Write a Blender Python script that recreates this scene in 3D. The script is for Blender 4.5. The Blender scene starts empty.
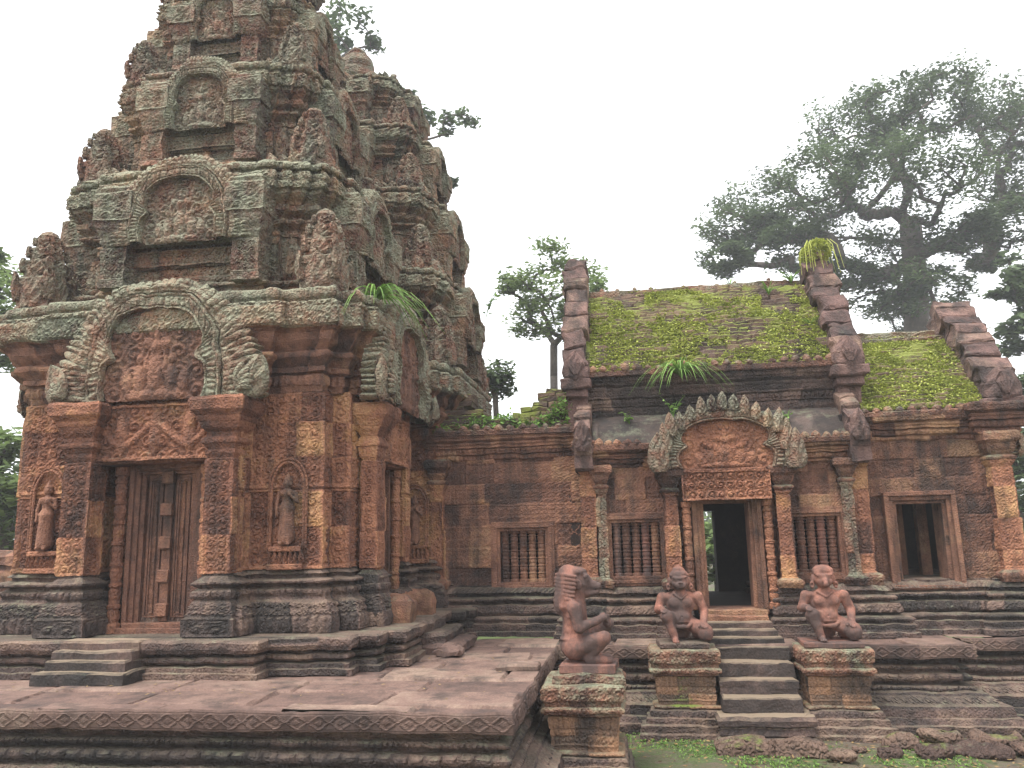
import bpy, math, random
import numpy as np
from mathutils import Matrix, Vector

rng = np.random.default_rng(7)
random.seed(7)
SC = bpy.context.scene
COL = SC.collection
R = math.radians

# ------------------------------------------------------------------ camera, sky, sun, exposure
EYE = np.array([0.0, 0.0, 1.1])
PITCH, ROLL, FPX = R(10.6), R(1.3), 800.0
_F = np.array([0, math.cos(PITCH), math.sin(PITCH)])
_R0 = np.array([1.0, 0, 0]); _U0 = np.cross(_R0, _F)
_R = math.cos(ROLL) * _R0 - math.sin(ROLL) * _U0
_U = math.cos(ROLL) * _U0 + math.sin(ROLL) * _R0
cam_d = bpy.data.cameras.new("camera"); cam = bpy.data.objects.new("camera", cam_d); COL.objects.link(cam)
cam_d.sensor_width = 36.0; cam_d.lens = 36.0 * FPX / 1024.0; cam_d.clip_start = 0.05; cam_d.clip_end = 2000
m = Matrix.Identity(4)
for i in range(3):
    m[i][0], m[i][1], m[i][2], m[i][3] = _R[i], _U[i], -_F[i], EYE[i]
cam.matrix_world = m
SC.camera = cam

SUN_EL, SUN_AZ = R(66), R(232)          # azimuth measured from +Y clockwise
w = bpy.data.worlds.new("World"); SC.world = w; w.use_nodes = True
nt = w.node_tree; nt.nodes.clear()
sky = nt.nodes.new("ShaderNodeTexSky"); sky.sky_type = 'NISHITA'; sky.sun_disc = False
sky.sun_elevation = SUN_EL; sky.sun_rotation = SUN_AZ; sky.air_density = 1.0; sky.dust_density = 1.0; sky.ozone_density = 1.0
hs = nt.nodes.new("ShaderNodeHueSaturation"); hs.inputs["Saturation"].default_value = 0.10
hs.inputs["Value"].default_value = 1.0
bg = nt.nodes.new("ShaderNodeBackground"); bg.inputs[1].default_value = 0.15
out = nt.nodes.new("ShaderNodeOutputWorld")
tc = nt.nodes.new("ShaderNodeTexCoord"); sx = nt.nodes.new("ShaderNodeSeparateXYZ"); nt.links.new(tc.outputs["Generated"], sx.inputs[0])
mr = nt.nodes.new("ShaderNodeMapRange"); mr.inputs[1].default_value = 0.0; mr.inputs[2].default_value = 1.0; mr.inputs[3].default_value = .88; mr.inputs[4].default_value = 2.3
nt.links.new(sx.outputs[2], mr.inputs[0]); vm = nt.nodes.new("ShaderNodeVectorMath"); vm.operation = 'SCALE'
nt.links.new(sky.outputs[0], hs.inputs["Color"]); nt.links.new(hs.outputs[0], vm.inputs[0]); nt.links.new(mr.outputs[0], vm.inputs["Scale"]); nt.links.new(vm.outputs[0], bg.inputs[0]); nt.links.new(bg.outputs[0], out.inputs[0])
sl = bpy.data.lights.new("sun", 'SUN'); sl.energy = 1.5; sl.angle = R(14); sl.color = (1.0, 0.96, 0.9)
so = bpy.data.objects.new("sun", sl); COL.objects.link(so)
sd = Vector((math.sin(SUN_AZ) * math.cos(SUN_EL), math.cos(SUN_AZ) * math.cos(SUN_EL), math.sin(SUN_EL)))
so.rotation_euler = (-sd).to_track_quat('-Z', 'Y').to_euler(); so.location = sd * 60
SC.view_settings.view_transform = 'Standard'; SC.view_settings.look = 'None'
SC.view_settings.gamma = 1.0; SC.view_settings.use_curve_mapping = False
SC.view_settings.exposure = 1.3
SC.render.engine = 'CYCLES'
SC.cycles.max_bounces = 5; SC.cycles.diffuse_bounces = 2; SC.cycles.volume_bounces = 1
SC.cycles.use_denoising = True
HAZE_DENSITY = 0.0021

def at(px, py, Y):
    """world point on a photograph ray at distance Y along +Y (used for far trees)"""
    d = _F + _R * (px - 512) / FPX - _U * (py - 384) / FPX
    return EYE + d * (Y / d[1])

# temple frame: u along the facades, v away from the viewer, z up
ANG = R(8)
LO = np.array([-0.03, 5.29, 0.0])
LU = np.array([math.cos(ANG), -math.sin(ANG), 0]); LV = np.array([math.sin(ANG), math.cos(ANG), 0])
def L(u, v, z): return LO + LU * u + LV * v + np.array([0, 0, z])

# ------------------------------------------------------------------ noise
def _h(ix, iy, iz, s):
    n = (ix.astype(np.int64) * 374761393 + iy.astype(np.int64) * 668265263 + iz.astype(np.int64) * 2147483647 + s * 974634777) & 0xffffffff
    n = ((n ^ (n >> 13)) * 1274126177) & 0xffffffff
    n = n ^ (n >> 16)
    return (n & 0xffffff) / float(0xffffff)
def h1(a, b=0, s=0):
    a = np.asarray(a); b = np.zeros_like(a) + b
    return _h(a, b, np.zeros_like(a), s)
def vnoise(P, scale, seed=0):
    Q = np.asarray(P, float) * scale
    I = np.floor(Q).astype(np.int64); f = Q - I; f = f * f * (3 - 2 * f)
    r = 0
    for dx in (0, 1):
        for dy in (0, 1):
            for dz in (0, 1):
                wgt = (f[:, 0] if dx else 1 - f[:, 0]) * (f[:, 1] if dy else 1 - f[:, 1]) * (f[:, 2] if dz else 1 - f[:, 2])
                r = r + wgt * _h(I[:, 0] + dx, I[:, 1] + dy, I[:, 2] + dz, seed)
    return r
def rough(V, amp, scale, seed=1):
    D = np.stack([vnoise(V, scale, seed + k) + .5 * vnoise(V, scale * 2.7, seed + 10 + k) - .75 for k in range(3)], 1)
    return V + D * amp * 1.6

# ------------------------------------------------------------------ mesh builder
class MB:
    def __init__(s): s.V = []; s.T = []; s.Q = []; s.QM = []; s.N = []; s.NM = []; s.n = 0
    def verts(s, V, tone=None):
        V = np.asarray(V, float).reshape(-1, 3); b = s.n
        s.V.append(V); s.T.append(np.full(len(V), .5) if tone is None else np.broadcast_to(np.asarray(tone, float), (len(V),)).copy())
        s.n += len(V); return b
    def quads(s, Q, mi=0):
        Q = np.asarray(Q, np.int64).reshape(-1, 4)
        s.Q.append(Q); s.QM.append(np.broadcast_to(np.asarray(mi), (len(Q),)).copy())
    def ngon(s, idx, mi=0): s.N.append(list(idx)); s.NM.append(mi)
    def grid(s, P, tone=None, mi=0, wrap=False, flip=False, keep=None):
        P = np.asarray(P, float); a, b = P.shape[:2]
        base = s.verts(P.reshape(-1, 3), None if tone is None else np.broadcast_to(tone, (a, b)).reshape(-1))
        i, j = np.meshgrid(np.arange(a - 1), np.arange(b if wrap else b - 1), indexing='ij')
        jn = (j + 1) % b
        q = np.stack([i * b + j, i * b + jn, (i + 1) * b + jn, (i + 1) * b + j], -1)
        if flip: q = q[..., ::-1]
        q = q.reshape(-1, 4)
        if keep is not None: q = q[np.asarray(keep).reshape(-1)]
        mm = mi if np.isscalar(mi) else np.broadcast_to(mi, (a - 1, b if wrap else b - 1)).reshape(-1)
        s.quads(q + base, mm)
    def box(s, x0, x1, y0, y1, z0, z1, bev=.008, tone=None, mi=0, M=None, div=0):
        """box with chamfered vertical and horizontal edges, optionally subdivided"""
        pl = [(x0, y0), (x1, y0), (x1, y1), (x0, y1)]
        t = random.random() if tone is None else tone
        s2 = MB()
        moulded(s2, pl, [(-bev, z0), (0, z0 + bev), (0, z1 - bev), (-bev, z1)], res=div or 9, zres=div or 9, cap=True, capb=True, tone0=t)
        V = np.concatenate(s2.V)
        if M is not None:
            V = V @ np.array(M.to_3x3()).T + np.array(M.translation)
        s.merge(s2, V, mi)
    def merge(s, o, V=None, mi=None):
        V = np.concatenate(o.V) if V is None else V
        b = s.verts(V, np.concatenate(o.T))
        for q, qm in zip(o.Q, o.QM): s.quads(q + b, qm if mi is None else mi)
        for f, fm in zip(o.N, o.NM): s.ngon([k + b for k in f], fm if mi is None else mi)
    def lathe(s, prof, c=(0, 0, 0), n=14, tone=None, mi=0, axis='z', sq=1.0):
        pr = np.array(prof, float); a = np.linspace(0, 2 * math.pi, n, endpoint=False)
        P = np.zeros((len(pr), n, 3))
        P[..., 0] = pr[:, :1] * np.cos(a); P[..., 1] = pr[:, :1] * np.sin(a) * sq; P[..., 2] = pr[:, 1:2]
        if axis == 'y': P = np.stack([P[..., 0], -P[..., 2], P[..., 1]], -1)
        s.grid(P + np.array(c), tone, mi, wrap=True)
    def tube(s, pts, rad, n=6, tone=None, mi=0):
        pts = np.asarray(pts, float); k = len(pts); rad = np.broadcast_to(np.asarray(rad, float), (k,))
        t = np.gradient(pts, axis=0); t /= np.linalg.norm(t, axis=1)[:, None] + 1e-9
        up = np.array([.13, .31, .94]) if abs(t[0] @ np.array([0, 0, 1.])) < .8 else np.array([.94, .3, .1])
        P = np.zeros((k, n, 3)); a = np.linspace(0, 2 * math.pi, n, endpoint=False)
        for i in range(k):
            x = np.cross(up, t[i]); x /= np.linalg.norm(x) + 1e-9; y = np.cross(t[i], x); up = np.cross(x, t[i]) * -1 if False else up
            P[i] = pts[i] + rad[i] * (np.cos(a)[:, None] * x + np.sin(a)[:, None] * y)
        s.grid(P, tone, mi, wrap=True)
        b = s.n - k * n
        s.ngon([b + j for j in range(n)][::-1], mi); s.ngon([b + (k - 1) * n + j for j in range(n)], mi)
    def leaf(s, base, wdt, hgt, th, lean=0.0, rot=0.0, tone=None, mi=0):
        """pointed flame leaf standing up, front towards -y, ridge in the middle"""
        zz = np.array([0, .12, .3, .5, .68, .82, .93, 1.0]); ww = np.array([.62, .9, 1.0, .93, .75, .52, .27, .03])
        xs = np.array([-1, -.86, -.45, -.18, 0, .18, .45, .86, 1]); yy = np.array([1.0, .1, -.55, -.75, -1.15, -.75, -.55, .1, 1.0])
        P = np.zeros((8, 9, 3))
        P[..., 0] = ww[:, None] * xs * wdt / 2; P[..., 2] = zz[:, None] * hgt
        P[..., 1] = yy * th * (.4 + .6 * ww[:, None]) + lean * (zz[:, None] ** 1.6) * hgt
        P[..., 1] += .012 * np.sin(xs * 9 + zz[:, None] * 14) * ww[:, None]
        c, sn = math.cos(rot), math.sin(rot)
        x, z = P[..., 0].copy(), P[..., 2].copy()
        P[..., 0] = x * c + z * sn; P[..., 2] = -x * sn + z * c
        s.grid(P + np.array(base), tone, mi)
        B = P.copy(); B[..., 1] = th
        s.grid(B + np.array(base), tone, mi, flip=True)
    def build(s, name, mats, parent=None, smooth=False, rgh=None, loc=None):
        V = np.concatenate(s.V) if s.V else np.zeros((0, 3))
        if rgh: 
            off = np.array(parent_world(parent)) if parent is not None else np.zeros(3)
            V = rough(V + off, rgh[0], rgh[1], rgh[2] if len(rgh) > 2 else 1) - off
        me = bpy.data.meshes.new(name)
        Q = np.concatenate(s.Q) if s.Q else np.zeros((0, 4), np.int64); QM = np.concatenate(s.QM) if s.QM else np.zeros(0, int)
        loops = np.concatenate([Q.reshape(-1)] + [np.array(f) for f in s.N]).astype(np.int32)
        tot = np.concatenate([np.full(len(Q), 4), np.array([len(f) for f in s.N], int)]).astype(np.int32)
        st = (np.cumsum(tot) - tot).astype(np.int32)
        me.vertices.add(len(V)); me.vertices.foreach_set("co", V.astype(np.float32).reshape(-1))
        me.loops.add(len(loops)); me.loops.foreach_set("vertex_index", loops)
        me.polygons.add(len(tot)); me.polygons.foreach_set("loop_start", st); me.polygons.foreach_set("loop_total", tot)
        me.polygons.foreach_set("material_index", np.concatenate([QM, np.array(s.NM, int)]).astype(np.int32))
        me.polygons.foreach_set("use_smooth", np.full(len(tot), bool(smooth)))
        at_ = me.attributes.new("tone", 'FLOAT', 'POINT'); at_.data.foreach_set("value", np.concatenate(s.T).astype(np.float32))
        for mt in (mats if isinstance(mats, (list, tuple)) else [mats]): me.materials.append(mt)
        me.update(calc_edges=True); me.validate()
        o = bpy.data.objects.new(name, me); COL.objects.link(o)
        if parent is not None: o.parent = parent
        if loc is not None: o.location = loc
        return o
def parent_world(p):
    x = Vector((0, 0, 0))
    while p is not None:
        x = x + p.location; p = p.parent
    return x

# ------------------------------------------------------------------ carved patterns (heights 0..1 over arc length s and height z)
def scroll(x, z, c):
    ix = np.floor(x / c); iz = np.floor(z / c)
    lx = (x / c - ix) * 2 - 1; lz = (z / c - iz) * 2 - 1
    sg = np.where((ix + iz) % 2 == 0, 1, -1)
    r = np.sqrt(lx ** 2 + lz ** 2); th = np.arctan2(lz, lx)
    h = .5 + .5 * np.cos(th * sg + 8.5 * r + iz)
    h = h * np.clip(1.25 - r, 0, 1) ** .5
    h = np.where(r < .2, 1.0, h)
    leafy = .55 * np.abs(np.sin(th * 4)) * np.clip((r - .85) * 4, 0, 1)
    return np.maximum(h, leafy)
def pat(tag, s, ln, zl, zh):
    if tag is None: return np.zeros_like(s + zl)
    k = tag[0]
    if k == 'beads':
        f = (s / tag[1]) % 1 * 2 - 1; g = zl / zh * 2 - 1
        return np.sqrt(np.clip(1 - f ** 2, 0, 1)) * np.sqrt(np.clip(1 - g ** 2 * .8, 0, 1))
    if k == 'dent':
        return ((s / tag[1]) % 1 < .6) * 1.0 * np.ones_like(zl)
    if k == 'round': 
        g = zl / zh * 2 - 1
        return np.sqrt(np.clip(1 - g ** 2, 0, 1)) + 0 * s
    if k == 'leaf':
        f = np.abs((s / tag[1]) % 1 * 2 - 1); g = zl / zh
        return np.clip(1.15 - f - np.abs(g - .4) * .8, 0, 1) ** .6
    if k == 'loz':
        f = np.abs((s / tag[1]) % 1 * 2 - 1); g = np.abs(zl / zh * 2 - 1)
        d = f + g
        return np.where(np.abs(d - .9) < .13, 1., np.where(d < .35, .9, .35)) * (g < .86)
    if k == 'scroll':
        return scroll(s + 50, zl + .013, tag[1])
    if k == 'panel':                      # framed scroll bands
        b = tag[1]; c = tag[2]
        e = np.minimum(np.minimum(s + ln / 2, ln / 2 - s), np.minimum(zl, zh - zl) + 0 * s)
        cc = np.maximum(ln - 2 * b, .03) / np.maximum(1, np.round((ln - 2 * b) / c))
        h = scroll(s + ln / 2 - b + 40 * cc, zl, cc)
        inn = np.clip((e - b) / .008, 0, 1)
        groove = np.exp(-((e - b * .8) / .006) ** 2)
        return np.where(e < b, .8 - .6 * groove, h * inn)
    if k == 'tiles':
        c = tag[1]
        x = (s / c) % 1 * 2 - 1; z = (zl / c) % 1 * 2 - 1
        r = np.sqrt(x * x + z * z); th = np.arctan2(z, x)
        h = .5 + .5 * np.cos(r * 7 - 1.2 * np.cos(4 * th)); edge = np.maximum(np.abs(x), np.abs(z))
        return np.where(edge > .88, .1, h * .8)
    return np.zeros_like(s + zl)

def moulded(mb, plan, prof, res=.03, zres=.03, amp=.012, cap=True, capb=False, blocks=None, tone0=None, open_=False, seed=0, mi_cap=0):
    """sweep a vertical profile [(offset, z, pattern, material)] round a counter-clockwise rectilinear plan"""
    P = np.array(plan, float); n = len(P)
    nx = np.roll(P, -1, 0); E = nx - P; ln = np.linalg.norm(E, axis=1); N = np.stack([E[:, 1], -E[:, 0]], 1) / ln[:, None]
    Np = np.roll(N, 1, 0); M = (Np + N) / (1 + (Np * N).sum(1))[:, None]
    Mn = np.roll(M, -1, 0)
    B, MM, NN, S, LN, EI = [], [], [], [], [], []
    for i in range(n):
        c = max(1, int(round(ln[i] / res)))
        f = np.arange(c) / c
        B.append(P[i] + E[i] * f[:, None]); MM.append(M[i] * (1 - f[:, None]) + Mn[i] * f[:, None])
        nn = np.repeat(N[i][None], c, 0); nn[0] = M[i]
        NN.append(nn); S.append((f - .5) * ln[i]); LN.append(np.full(c, ln[i])); EI.append(np.full(c, i))
    B, MM, NN, S, LN, EI = map(np.concatenate, (B, MM, NN, S, LN, EI))
    k = len(B)
    D, Z, TG, ZL, ZH, MI = [], [], [], [], [], []
    for a, b in zip(prof[:-1], prof[1:]):
        d = math.hypot(b[0] - a[0], b[1] - a[1]); c = max(1, int(round(d / zres)))
        tg = a[2] if len(a) > 2 else None; mi = a[3] if len(a) > 3 else 0
        if tg is not None: c = max(c, int(round(d / min(zres, .02))), 3)
        for q in range(c):
            t = q / c
            D.append(a[0] + (b[0] - a[0]) * t); Z.append(a[1] + (b[1] - a[1]) * t); TG.append(tg); ZL.append(t * d); ZH.append(d); MI.append(mi)
    D.append(prof[-1][0]); Z.append(prof[-1][1]); TG.append(None); ZL.append(0); ZH.append(1)
    r = len(D); D = np.array(D); Z = np.array(Z)
    V = np.zeros((r, k, 3)); T = np.zeros((r, k))
    Hh = np.zeros((r, k))
    for i in range(r):
        if TG[i] is not None:
            a_ = TG[i][-1] if isinstance(TG[i][-1], tuple) else amp
            a_ = a_[0] if isinstance(a_, tuple) else a_
            Hh[i] = pat(TG[i], S, LN, np.full(k, ZL[i]), ZH[i]) * a_
    if blocks:
        bh, bl, ba = blocks
        row = np.floor((Z + 50) / bh).astype(int)[:, None] + 0 * EI[None]
        sh = h1(row, EI[None] * 7 + 3, seed)
        uu = (S + LN / 2)[None] / bl + sh * 1.3
        colm = np.floor(uu).astype(int)
        hb = _h(row, colm, EI[None] + 0 * row, seed + 5)
        fu = np.minimum(uu - colm, 1 - (uu - colm)) * bl
        fz = (((Z + 50) / bh) % 1)[:, None] + 0 * fu; fz = np.minimum(fz, 1 - fz) * bh
        edge = np.minimum(fu, fz)
        Hh += (hb - .5) * ba * 2 - np.clip(1 - edge / .012, 0, 1) * min(.008, ba)
        T = hb
    else:
        T = T + (.5 if tone0 is None else tone0)
    V[..., :2] = B[None] + MM[None] * D[:, None, None] + NN[None] * Hh[..., None]
    V[..., 2] = Z[:, None]
    mi = np.array(MI)[:, None] + np.zeros((r - 1, k), int)
    mb.grid(V, T, mi, wrap=True)
    b = mb.n - r * k
    if cap: mb.ngon([b + (r - 1) * k + j for j in range(k)], mi_cap)
    if capb: mb.ngon([b + j for j in range(k)][::-1], mi_cap)

def cross_plan(C, notch_f=None, notch_r=None):
    """stepped cross plan, C = [(half_x, half_y)] from the front porch round to the side porch"""
    q = []
    for i, (a, b) in enumerate(C):
        q.append((a, -b))
        if i + 1 < len(C): q.append((a, -C[i + 1][1]))
    right = q + ([(C[-1][0], -notch_r[0]), (notch_r[1], -notch_r[0]), (notch_r[1], notch_r[0]), (C[-1][0], notch_r[0])] if notch_r else []) \
        + [(x, -y) for x, y in q[::-1]]
    back_left = [(-x, -y) for x, y in (q + [(x, -y) for x, y in q[::-1]])]
    pl = right + back_left
    if notch_f: pl = pl + [(-notch_f[0], -C[0][1]), (-notch_f[0], -notch_f[1]), (notch_f[0], -notch_f[1]), (notch_f[0], -C[0][1])]
    return pl

# ------------------------------------------------------------------ sculpting: smooth implicit figures, one continuous mesh each
def s_ell(P, c, r):
    q = P - np.array(c); r = np.array(r, float)
    k0 = np.linalg.norm(q / r, axis=-1); k1 = np.linalg.norm(q / r ** 2, axis=-1) + 1e-9
    return k0 * (k0 - 1) / k1
def s_cap(P, a, b, ra, rb):
    a = np.array(a, float); b = np.array(b, float); d = b - a
    t = np.clip(((P - a) @ d) / (d @ d), 0, 1)
    return np.linalg.norm(P - (a + t[..., None] * d), axis=-1) - (ra + (rb - ra) * t)
def s_box(P, c, h, r=.01):
    q = np.abs(P - np.array(c)) - (np.array(h) - r)
    return np.linalg.norm(np.maximum(q, 0), axis=-1) + np.minimum(q.max(-1), 0) - r
def smin(a, b, k):
    h = np.clip(.5 + .5 * (b - a) / k, 0, 1)
    return b * (1 - h) + a * h - k * h * (1 - h)
def union(P, prims):
    d = None
    for p in prims:
        kind, k, args = p[0], p[1], p[2:]
        e = {'e': s_ell, 'c': s_cap, 'b': s_box}[kind](P, *args)
        if d is None: d = e
        elif k < 0: d = -smin(-d, e, -k)
        else: d = smin(d, e, k)
    return d
def surface_net(fn, lo, hi, res):
    lo = np.array(lo, float); hi = np.array(hi, float)
    n = np.ceil((hi - lo) / res).astype(int) + 1
    g = np.stack(np.meshgrid(*[lo[i] + np.arange(n[i]) * res for i in range(3)], indexing='ij'), -1)
    F = fn(g); ins = F < 0
    acc = np.zeros(tuple(n - 1) + (3,)); cnt = np.zeros(tuple(n - 1))
    corner = [(i, j, k) for i in (0, 1) for j in (0, 1) for k in (0, 1)]
    def sub(A, c): return A[c[0]:c[0] + n[0] - 1, c[1]:c[1] + n[1] - 1, c[2]:c[2] + n[2] - 1]
    for c in corner:
        for ax in range(3):
            if c[ax]: continue
            c2 = list(c); c2[ax] = 1
            a, b = sub(F, c), sub(F, c2)
            x = (a < 0) != (b < 0)
            t = np.where(x, a / np.where(a == b, 1, a - b), 0)
            p = np.zeros(a.shape + (3,)); p += np.array(c); p[..., ax] += t
            acc += p * x[..., None]; cnt += x
    act = cnt > 0
    idx = -np.ones(act.shape, int); idx[act] = np.arange(act.sum())
    cell = np.stack(np.nonzero(act), -1)
    V = lo + (cell + acc[act] / cnt[act][:, None]) * res
    Q = []
    for ax in range(3):
        o = [i for i in range(3) if i != ax]
        sl = [slice(0, n[i] - 1) for i in range(3)]
        a = F[tuple(slice(0, n[i] - 1) if i == ax else slice(1, n[i] - 1) for i in range(3))]
        b = F[tuple(slice(1, n[i]) if i == ax else slice(1, n[i] - 1) for i in range(3))]
        x = (a < 0) != (b < 0)
        ii = np.stack(np.nonzero(x), -1)
        base = ii.copy(); base[:, o[0]] += 1; base[:, o[1]] += 1
        def gi(d0, d1):
            t = base.copy(); t[:, o[0]] += d0; t[:, o[1]] += d1
            return idx[t[:, 0], t[:, 1], t[:, 2]]
        q = np.stack([gi(-1, -1), gi(0, -1), gi(0, 0), gi(-1, 0)], -1)
        neg = (a < 0)[x]
        if ax == 1: neg = ~neg
        q[~neg] = q[~neg][:, ::-1]
        Q.append(q)
    Q = np.concatenate(Q); Q = Q[(Q >= 0).all(1)]
    return V, Q

# ------------------------------------------------------------------ materials
def nd(t, typ, **kw):
    x = t.nodes.new(typ)
    for k, v in kw.items(): setattr(x, k, v)
    return x
def ramp(t, stops, interp='LINEAR'):
    x = t.nodes.new("ShaderNodeValToRGB"); cr = x.color_ramp; cr.interpolation = interp
    while len(cr.elements) < len(stops): cr.elements.new(.5)
    for e, (p, c) in zip(cr.elements, stops):
        e.position = p; e.color = (c, c, c, 1) if np.isscalar(c) else (*c, 1)
    return x
def math_(t, op, a, b=None, clamp=False):
    x = nd(t, "ShaderNodeMath", operation=op, use_clamp=clamp)
    for i, v in enumerate((a, b)):
        if v is None: continue
        if np.isscalar(v): x.inputs[i].default_value = v
        else: t.links.new(v, x.inputs[i])
    return x.outputs[0]
def noise(t, vec, scale, detail=5, rough_=.6, dist=0):
    x = nd(t, "ShaderNodeTexNoise"); x.inputs["Scale"].default_value = scale; x.inputs["Detail"].default_value = detail
    x.inputs["Roughness"].default_value = rough_; x.inputs["Distortion"].default_value = dist
    t.links.new(vec, x.inputs["Vector"]); return x.outputs["Fac"]
def mixc(t, fac, a, b):
    x = nd(t, "ShaderNodeMix", data_type='RGBA')
    if np.isscalar(fac): x.inputs[0].default_value = fac
    else: t.links.new(fac, x.inputs[0])
    for i, v in ((6, a), (7, b)):
        if isinstance(v, tuple): x.inputs[i].default_value = (*v, 1)
        else: t.links.new(v, x.inputs[i])
    return x.outputs[2]
def stone(name, cols, black=.3, lichen=.2, carve=0.0, carve_scale=34, lich=(.185, .205, .135), blackc=(.024, .022, .021), up=.12, moss=0.0, fine=.5, dust=0.0, ochre=0.0, mossc=(.11, .16, .025)):
    mt = bpy.data.materials.new(name); mt.use_nodes = True; t = mt.node_tree; t.nodes.clear()
    o = nd(t, "ShaderNodeOutputMaterial"); b = nd(t, "ShaderNodeBsdfPrincipled"); t.links.new(b.outputs[0], o.inputs[0])
    geo = nd(t, "ShaderNodeNewGeometry"); pos = geo.outputs["Position"]
    tone = nd(t, "ShaderNodeAttribute", attribute_name="tone").outputs["Fac"]
    n1 = noise(t, pos, 1.7, 6, .62); n2 = noise(t, pos, 11, 6, .65); n3 = noise(t, pos, 60, 3, .6)
    f = math_(t, 'ADD', math_(t, 'MULTIPLY', n1, 1.0), math_(t, 'MULTIPLY', n2, .55))
    f = math_(t, 'ADD', f, math_(t, 'MULTIPLY', tone, .54))
    f = math_(t, 'SUBTRACT', f, .555)
    cr = ramp(t, [(.12, cols[0]), (.38, cols[1]), (.6, cols[2]), (.85, cols[3])]); t.links.new(f, cr.inputs[0])
    c = cr.outputs[0]
    # speckle
    sp = ramp(t, [(.3, .72), (.7, 1.18)]); t.links.new(n3, sp.inputs[0])
    x = nd(t, "ShaderNodeMix", data_type='RGBA', blend_type='MULTIPLY'); x.inputs[0].default_value = 1
    t.links.new(c, x.inputs[6]); t.links.new(sp.outputs[0], x.inputs[7]); c = x.outputs[2]
    if ochre:
        o1 = noise(t, pos, 2.6, 6, .6, .4); of = math_(t, 'ADD', math_(t, 'MULTIPLY', o1, .95), math_(t, 'MULTIPLY', tone, .10))
        orr = ramp(t, [(.74 - .4 * ochre, 0.0), (.84 - .4 * ochre, 1.0)]); t.links.new(of, orr.inputs[0])
        c = mixc(t, math_(t, 'MULTIPLY', orr.outputs[0], .62), c, (.35, .18, .075))
    # black algae: streaks running down plus patches
    mp = nd(t, "ShaderNodeMapping"); mp.inputs["Scale"].default_value = (2.6, 2.6, .32); t.links.new(pos, mp.inputs[0])
    s1 = noise(t, mp.outputs[0], 1.6, 7, .62); s2 = noise(t, pos, 5, 6, .7)
    sf = math_(t, 'ADD', math_(t, 'MULTIPLY', s1, .65), math_(t, 'MULTIPLY', s2, .35))
    lo = .78 - .52 * black
    sr = ramp(t, [(max(0, lo - .06), 0.0), (min(1, lo + .12), 1.0)]); t.links.new(sf, sr.inputs[0])
    c = mixc(t, math_(t, 'MULTIPLY', sr.outputs[0], .86), c, blackc)
    # lichen, likes faces that look up
    nz = nd(t, "ShaderNodeSeparateXYZ"); t.links.new(geo.outputs["Normal"], nz.inputs[0])
    l1 = noise(t, pos, 3.1, 8, .72, .3); l2 = noise(t, pos, 17, 5, .7)
    lf = math_(t, 'ADD', math_(t, 'MULTIPLY', l1, .7), math_(t, 'MULTIPLY', l2, .3))
    lf = math_(t, 'ADD', lf, math_(t, 'MULTIPLY', math_(t, 'MAXIMUM', nz.outputs[2], 0), up))
    lo = .80 - .5 * lichen
    lr = ramp(t, [(max(0, lo - .05), 0.0), (min(1, lo + .16), 1.0)]); t.links.new(lf, lr.inputs[0])
    lc = ramp(t, [(.3, tuple(v * .62 for v in lich)), (.7, tuple(min(1, v * 1.25) for v in lich))]); t.links.new(n3, lc.inputs[0])
    c = mixc(t, math_(t, 'MULTIPLY', lr.outputs[0], .82), c, lc.outputs[0])
    if moss:
        mr = ramp(t, [(.72 - .5 * moss, 0.0), (.82 - .5 * moss, 1.0)])
        m1 = noise(t, pos, 2.3, 7, .68)
        t.links.new(math_(t, 'ADD', m1, math_(t, 'MULTIPLY', math_(t, 'MAXIMUM', nz.outputs[2], 0), .15)), mr.inputs[0])
        c = mixc(t, math_(t, 'MULTIPLY', mr.outputs[0], .8), c, mossc)
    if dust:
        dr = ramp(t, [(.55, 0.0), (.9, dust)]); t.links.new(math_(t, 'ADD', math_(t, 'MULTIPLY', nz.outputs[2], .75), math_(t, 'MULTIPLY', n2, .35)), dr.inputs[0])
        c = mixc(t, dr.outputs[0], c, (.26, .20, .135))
    t.links.new(c, b.inputs["Base Color"])
    b.inputs["Roughness"].default_value = .92; b.inputs["Specular IOR Level"].default_value = .18
    hgt = math_(t, 'ADD', math_(t, 'MULTIPLY', n2, .6 * fine), math_(t, 'MULTIPLY', n3, .5 * fine))
    if carve:
        wv = nd(t, "ShaderNodeTexNoise"); wv.inputs["Scale"].default_value = 9; t.links.new(pos, wv.inputs["Vector"])
        mx = nd(t, "ShaderNodeVectorMath", operation='MULTIPLY_ADD'); t.links.new(wv.outputs["Color"], mx.inputs[0])
        mx.inputs[1].default_value = (.05, .05, .05); t.links.new(pos, mx.inputs[2])
        vo = nd(t, "ShaderNodeTexVoronoi", feature='SMOOTH_F1'); vo.inputs["Scale"].default_value = carve_scale
        vo.inputs["Smoothness"].default_value = .35; t.links.new(mx.outputs[0], vo.inputs["Vector"])
        rr = math_(t, 'SINE', math_(t, 'MULTIPLY', vo.outputs["Distance"], 9.0))
        hgt = math_(t, 'ADD', hgt, math_(t, 'MULTIPLY', rr, carve))
    bp = nd(t, "ShaderNodeBump"); bp.inputs["Strength"].default_value = .85; bp.inputs["Distance"].default_value = .013
    t.links.new(hgt, bp.inputs["Height"]); t.links.new(bp.outputs[0], b.inputs["Normal"])
    return mt
RED = [(.050, .031, .026), (.145, .071, .049), (.235, .115, .074), (.32, .185, .105)]
REDB = [(.060, .033, .026), (.175, .077, .049), (.285, .130, .076), (.38, .215, .105)]
GREY = [(.028, .025, .023), (.058, .044, .039), (.11, .072, .06), (.18, .122, .09)]
PINK = [(.085, .057, .048), (.13, .082, .067), (.17, .11, .088), (.23, .165, .125)]
M_RED = stone("red_sandstone_carved", REDB, .44, .20, .35, 30, ochre=.30)
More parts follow.
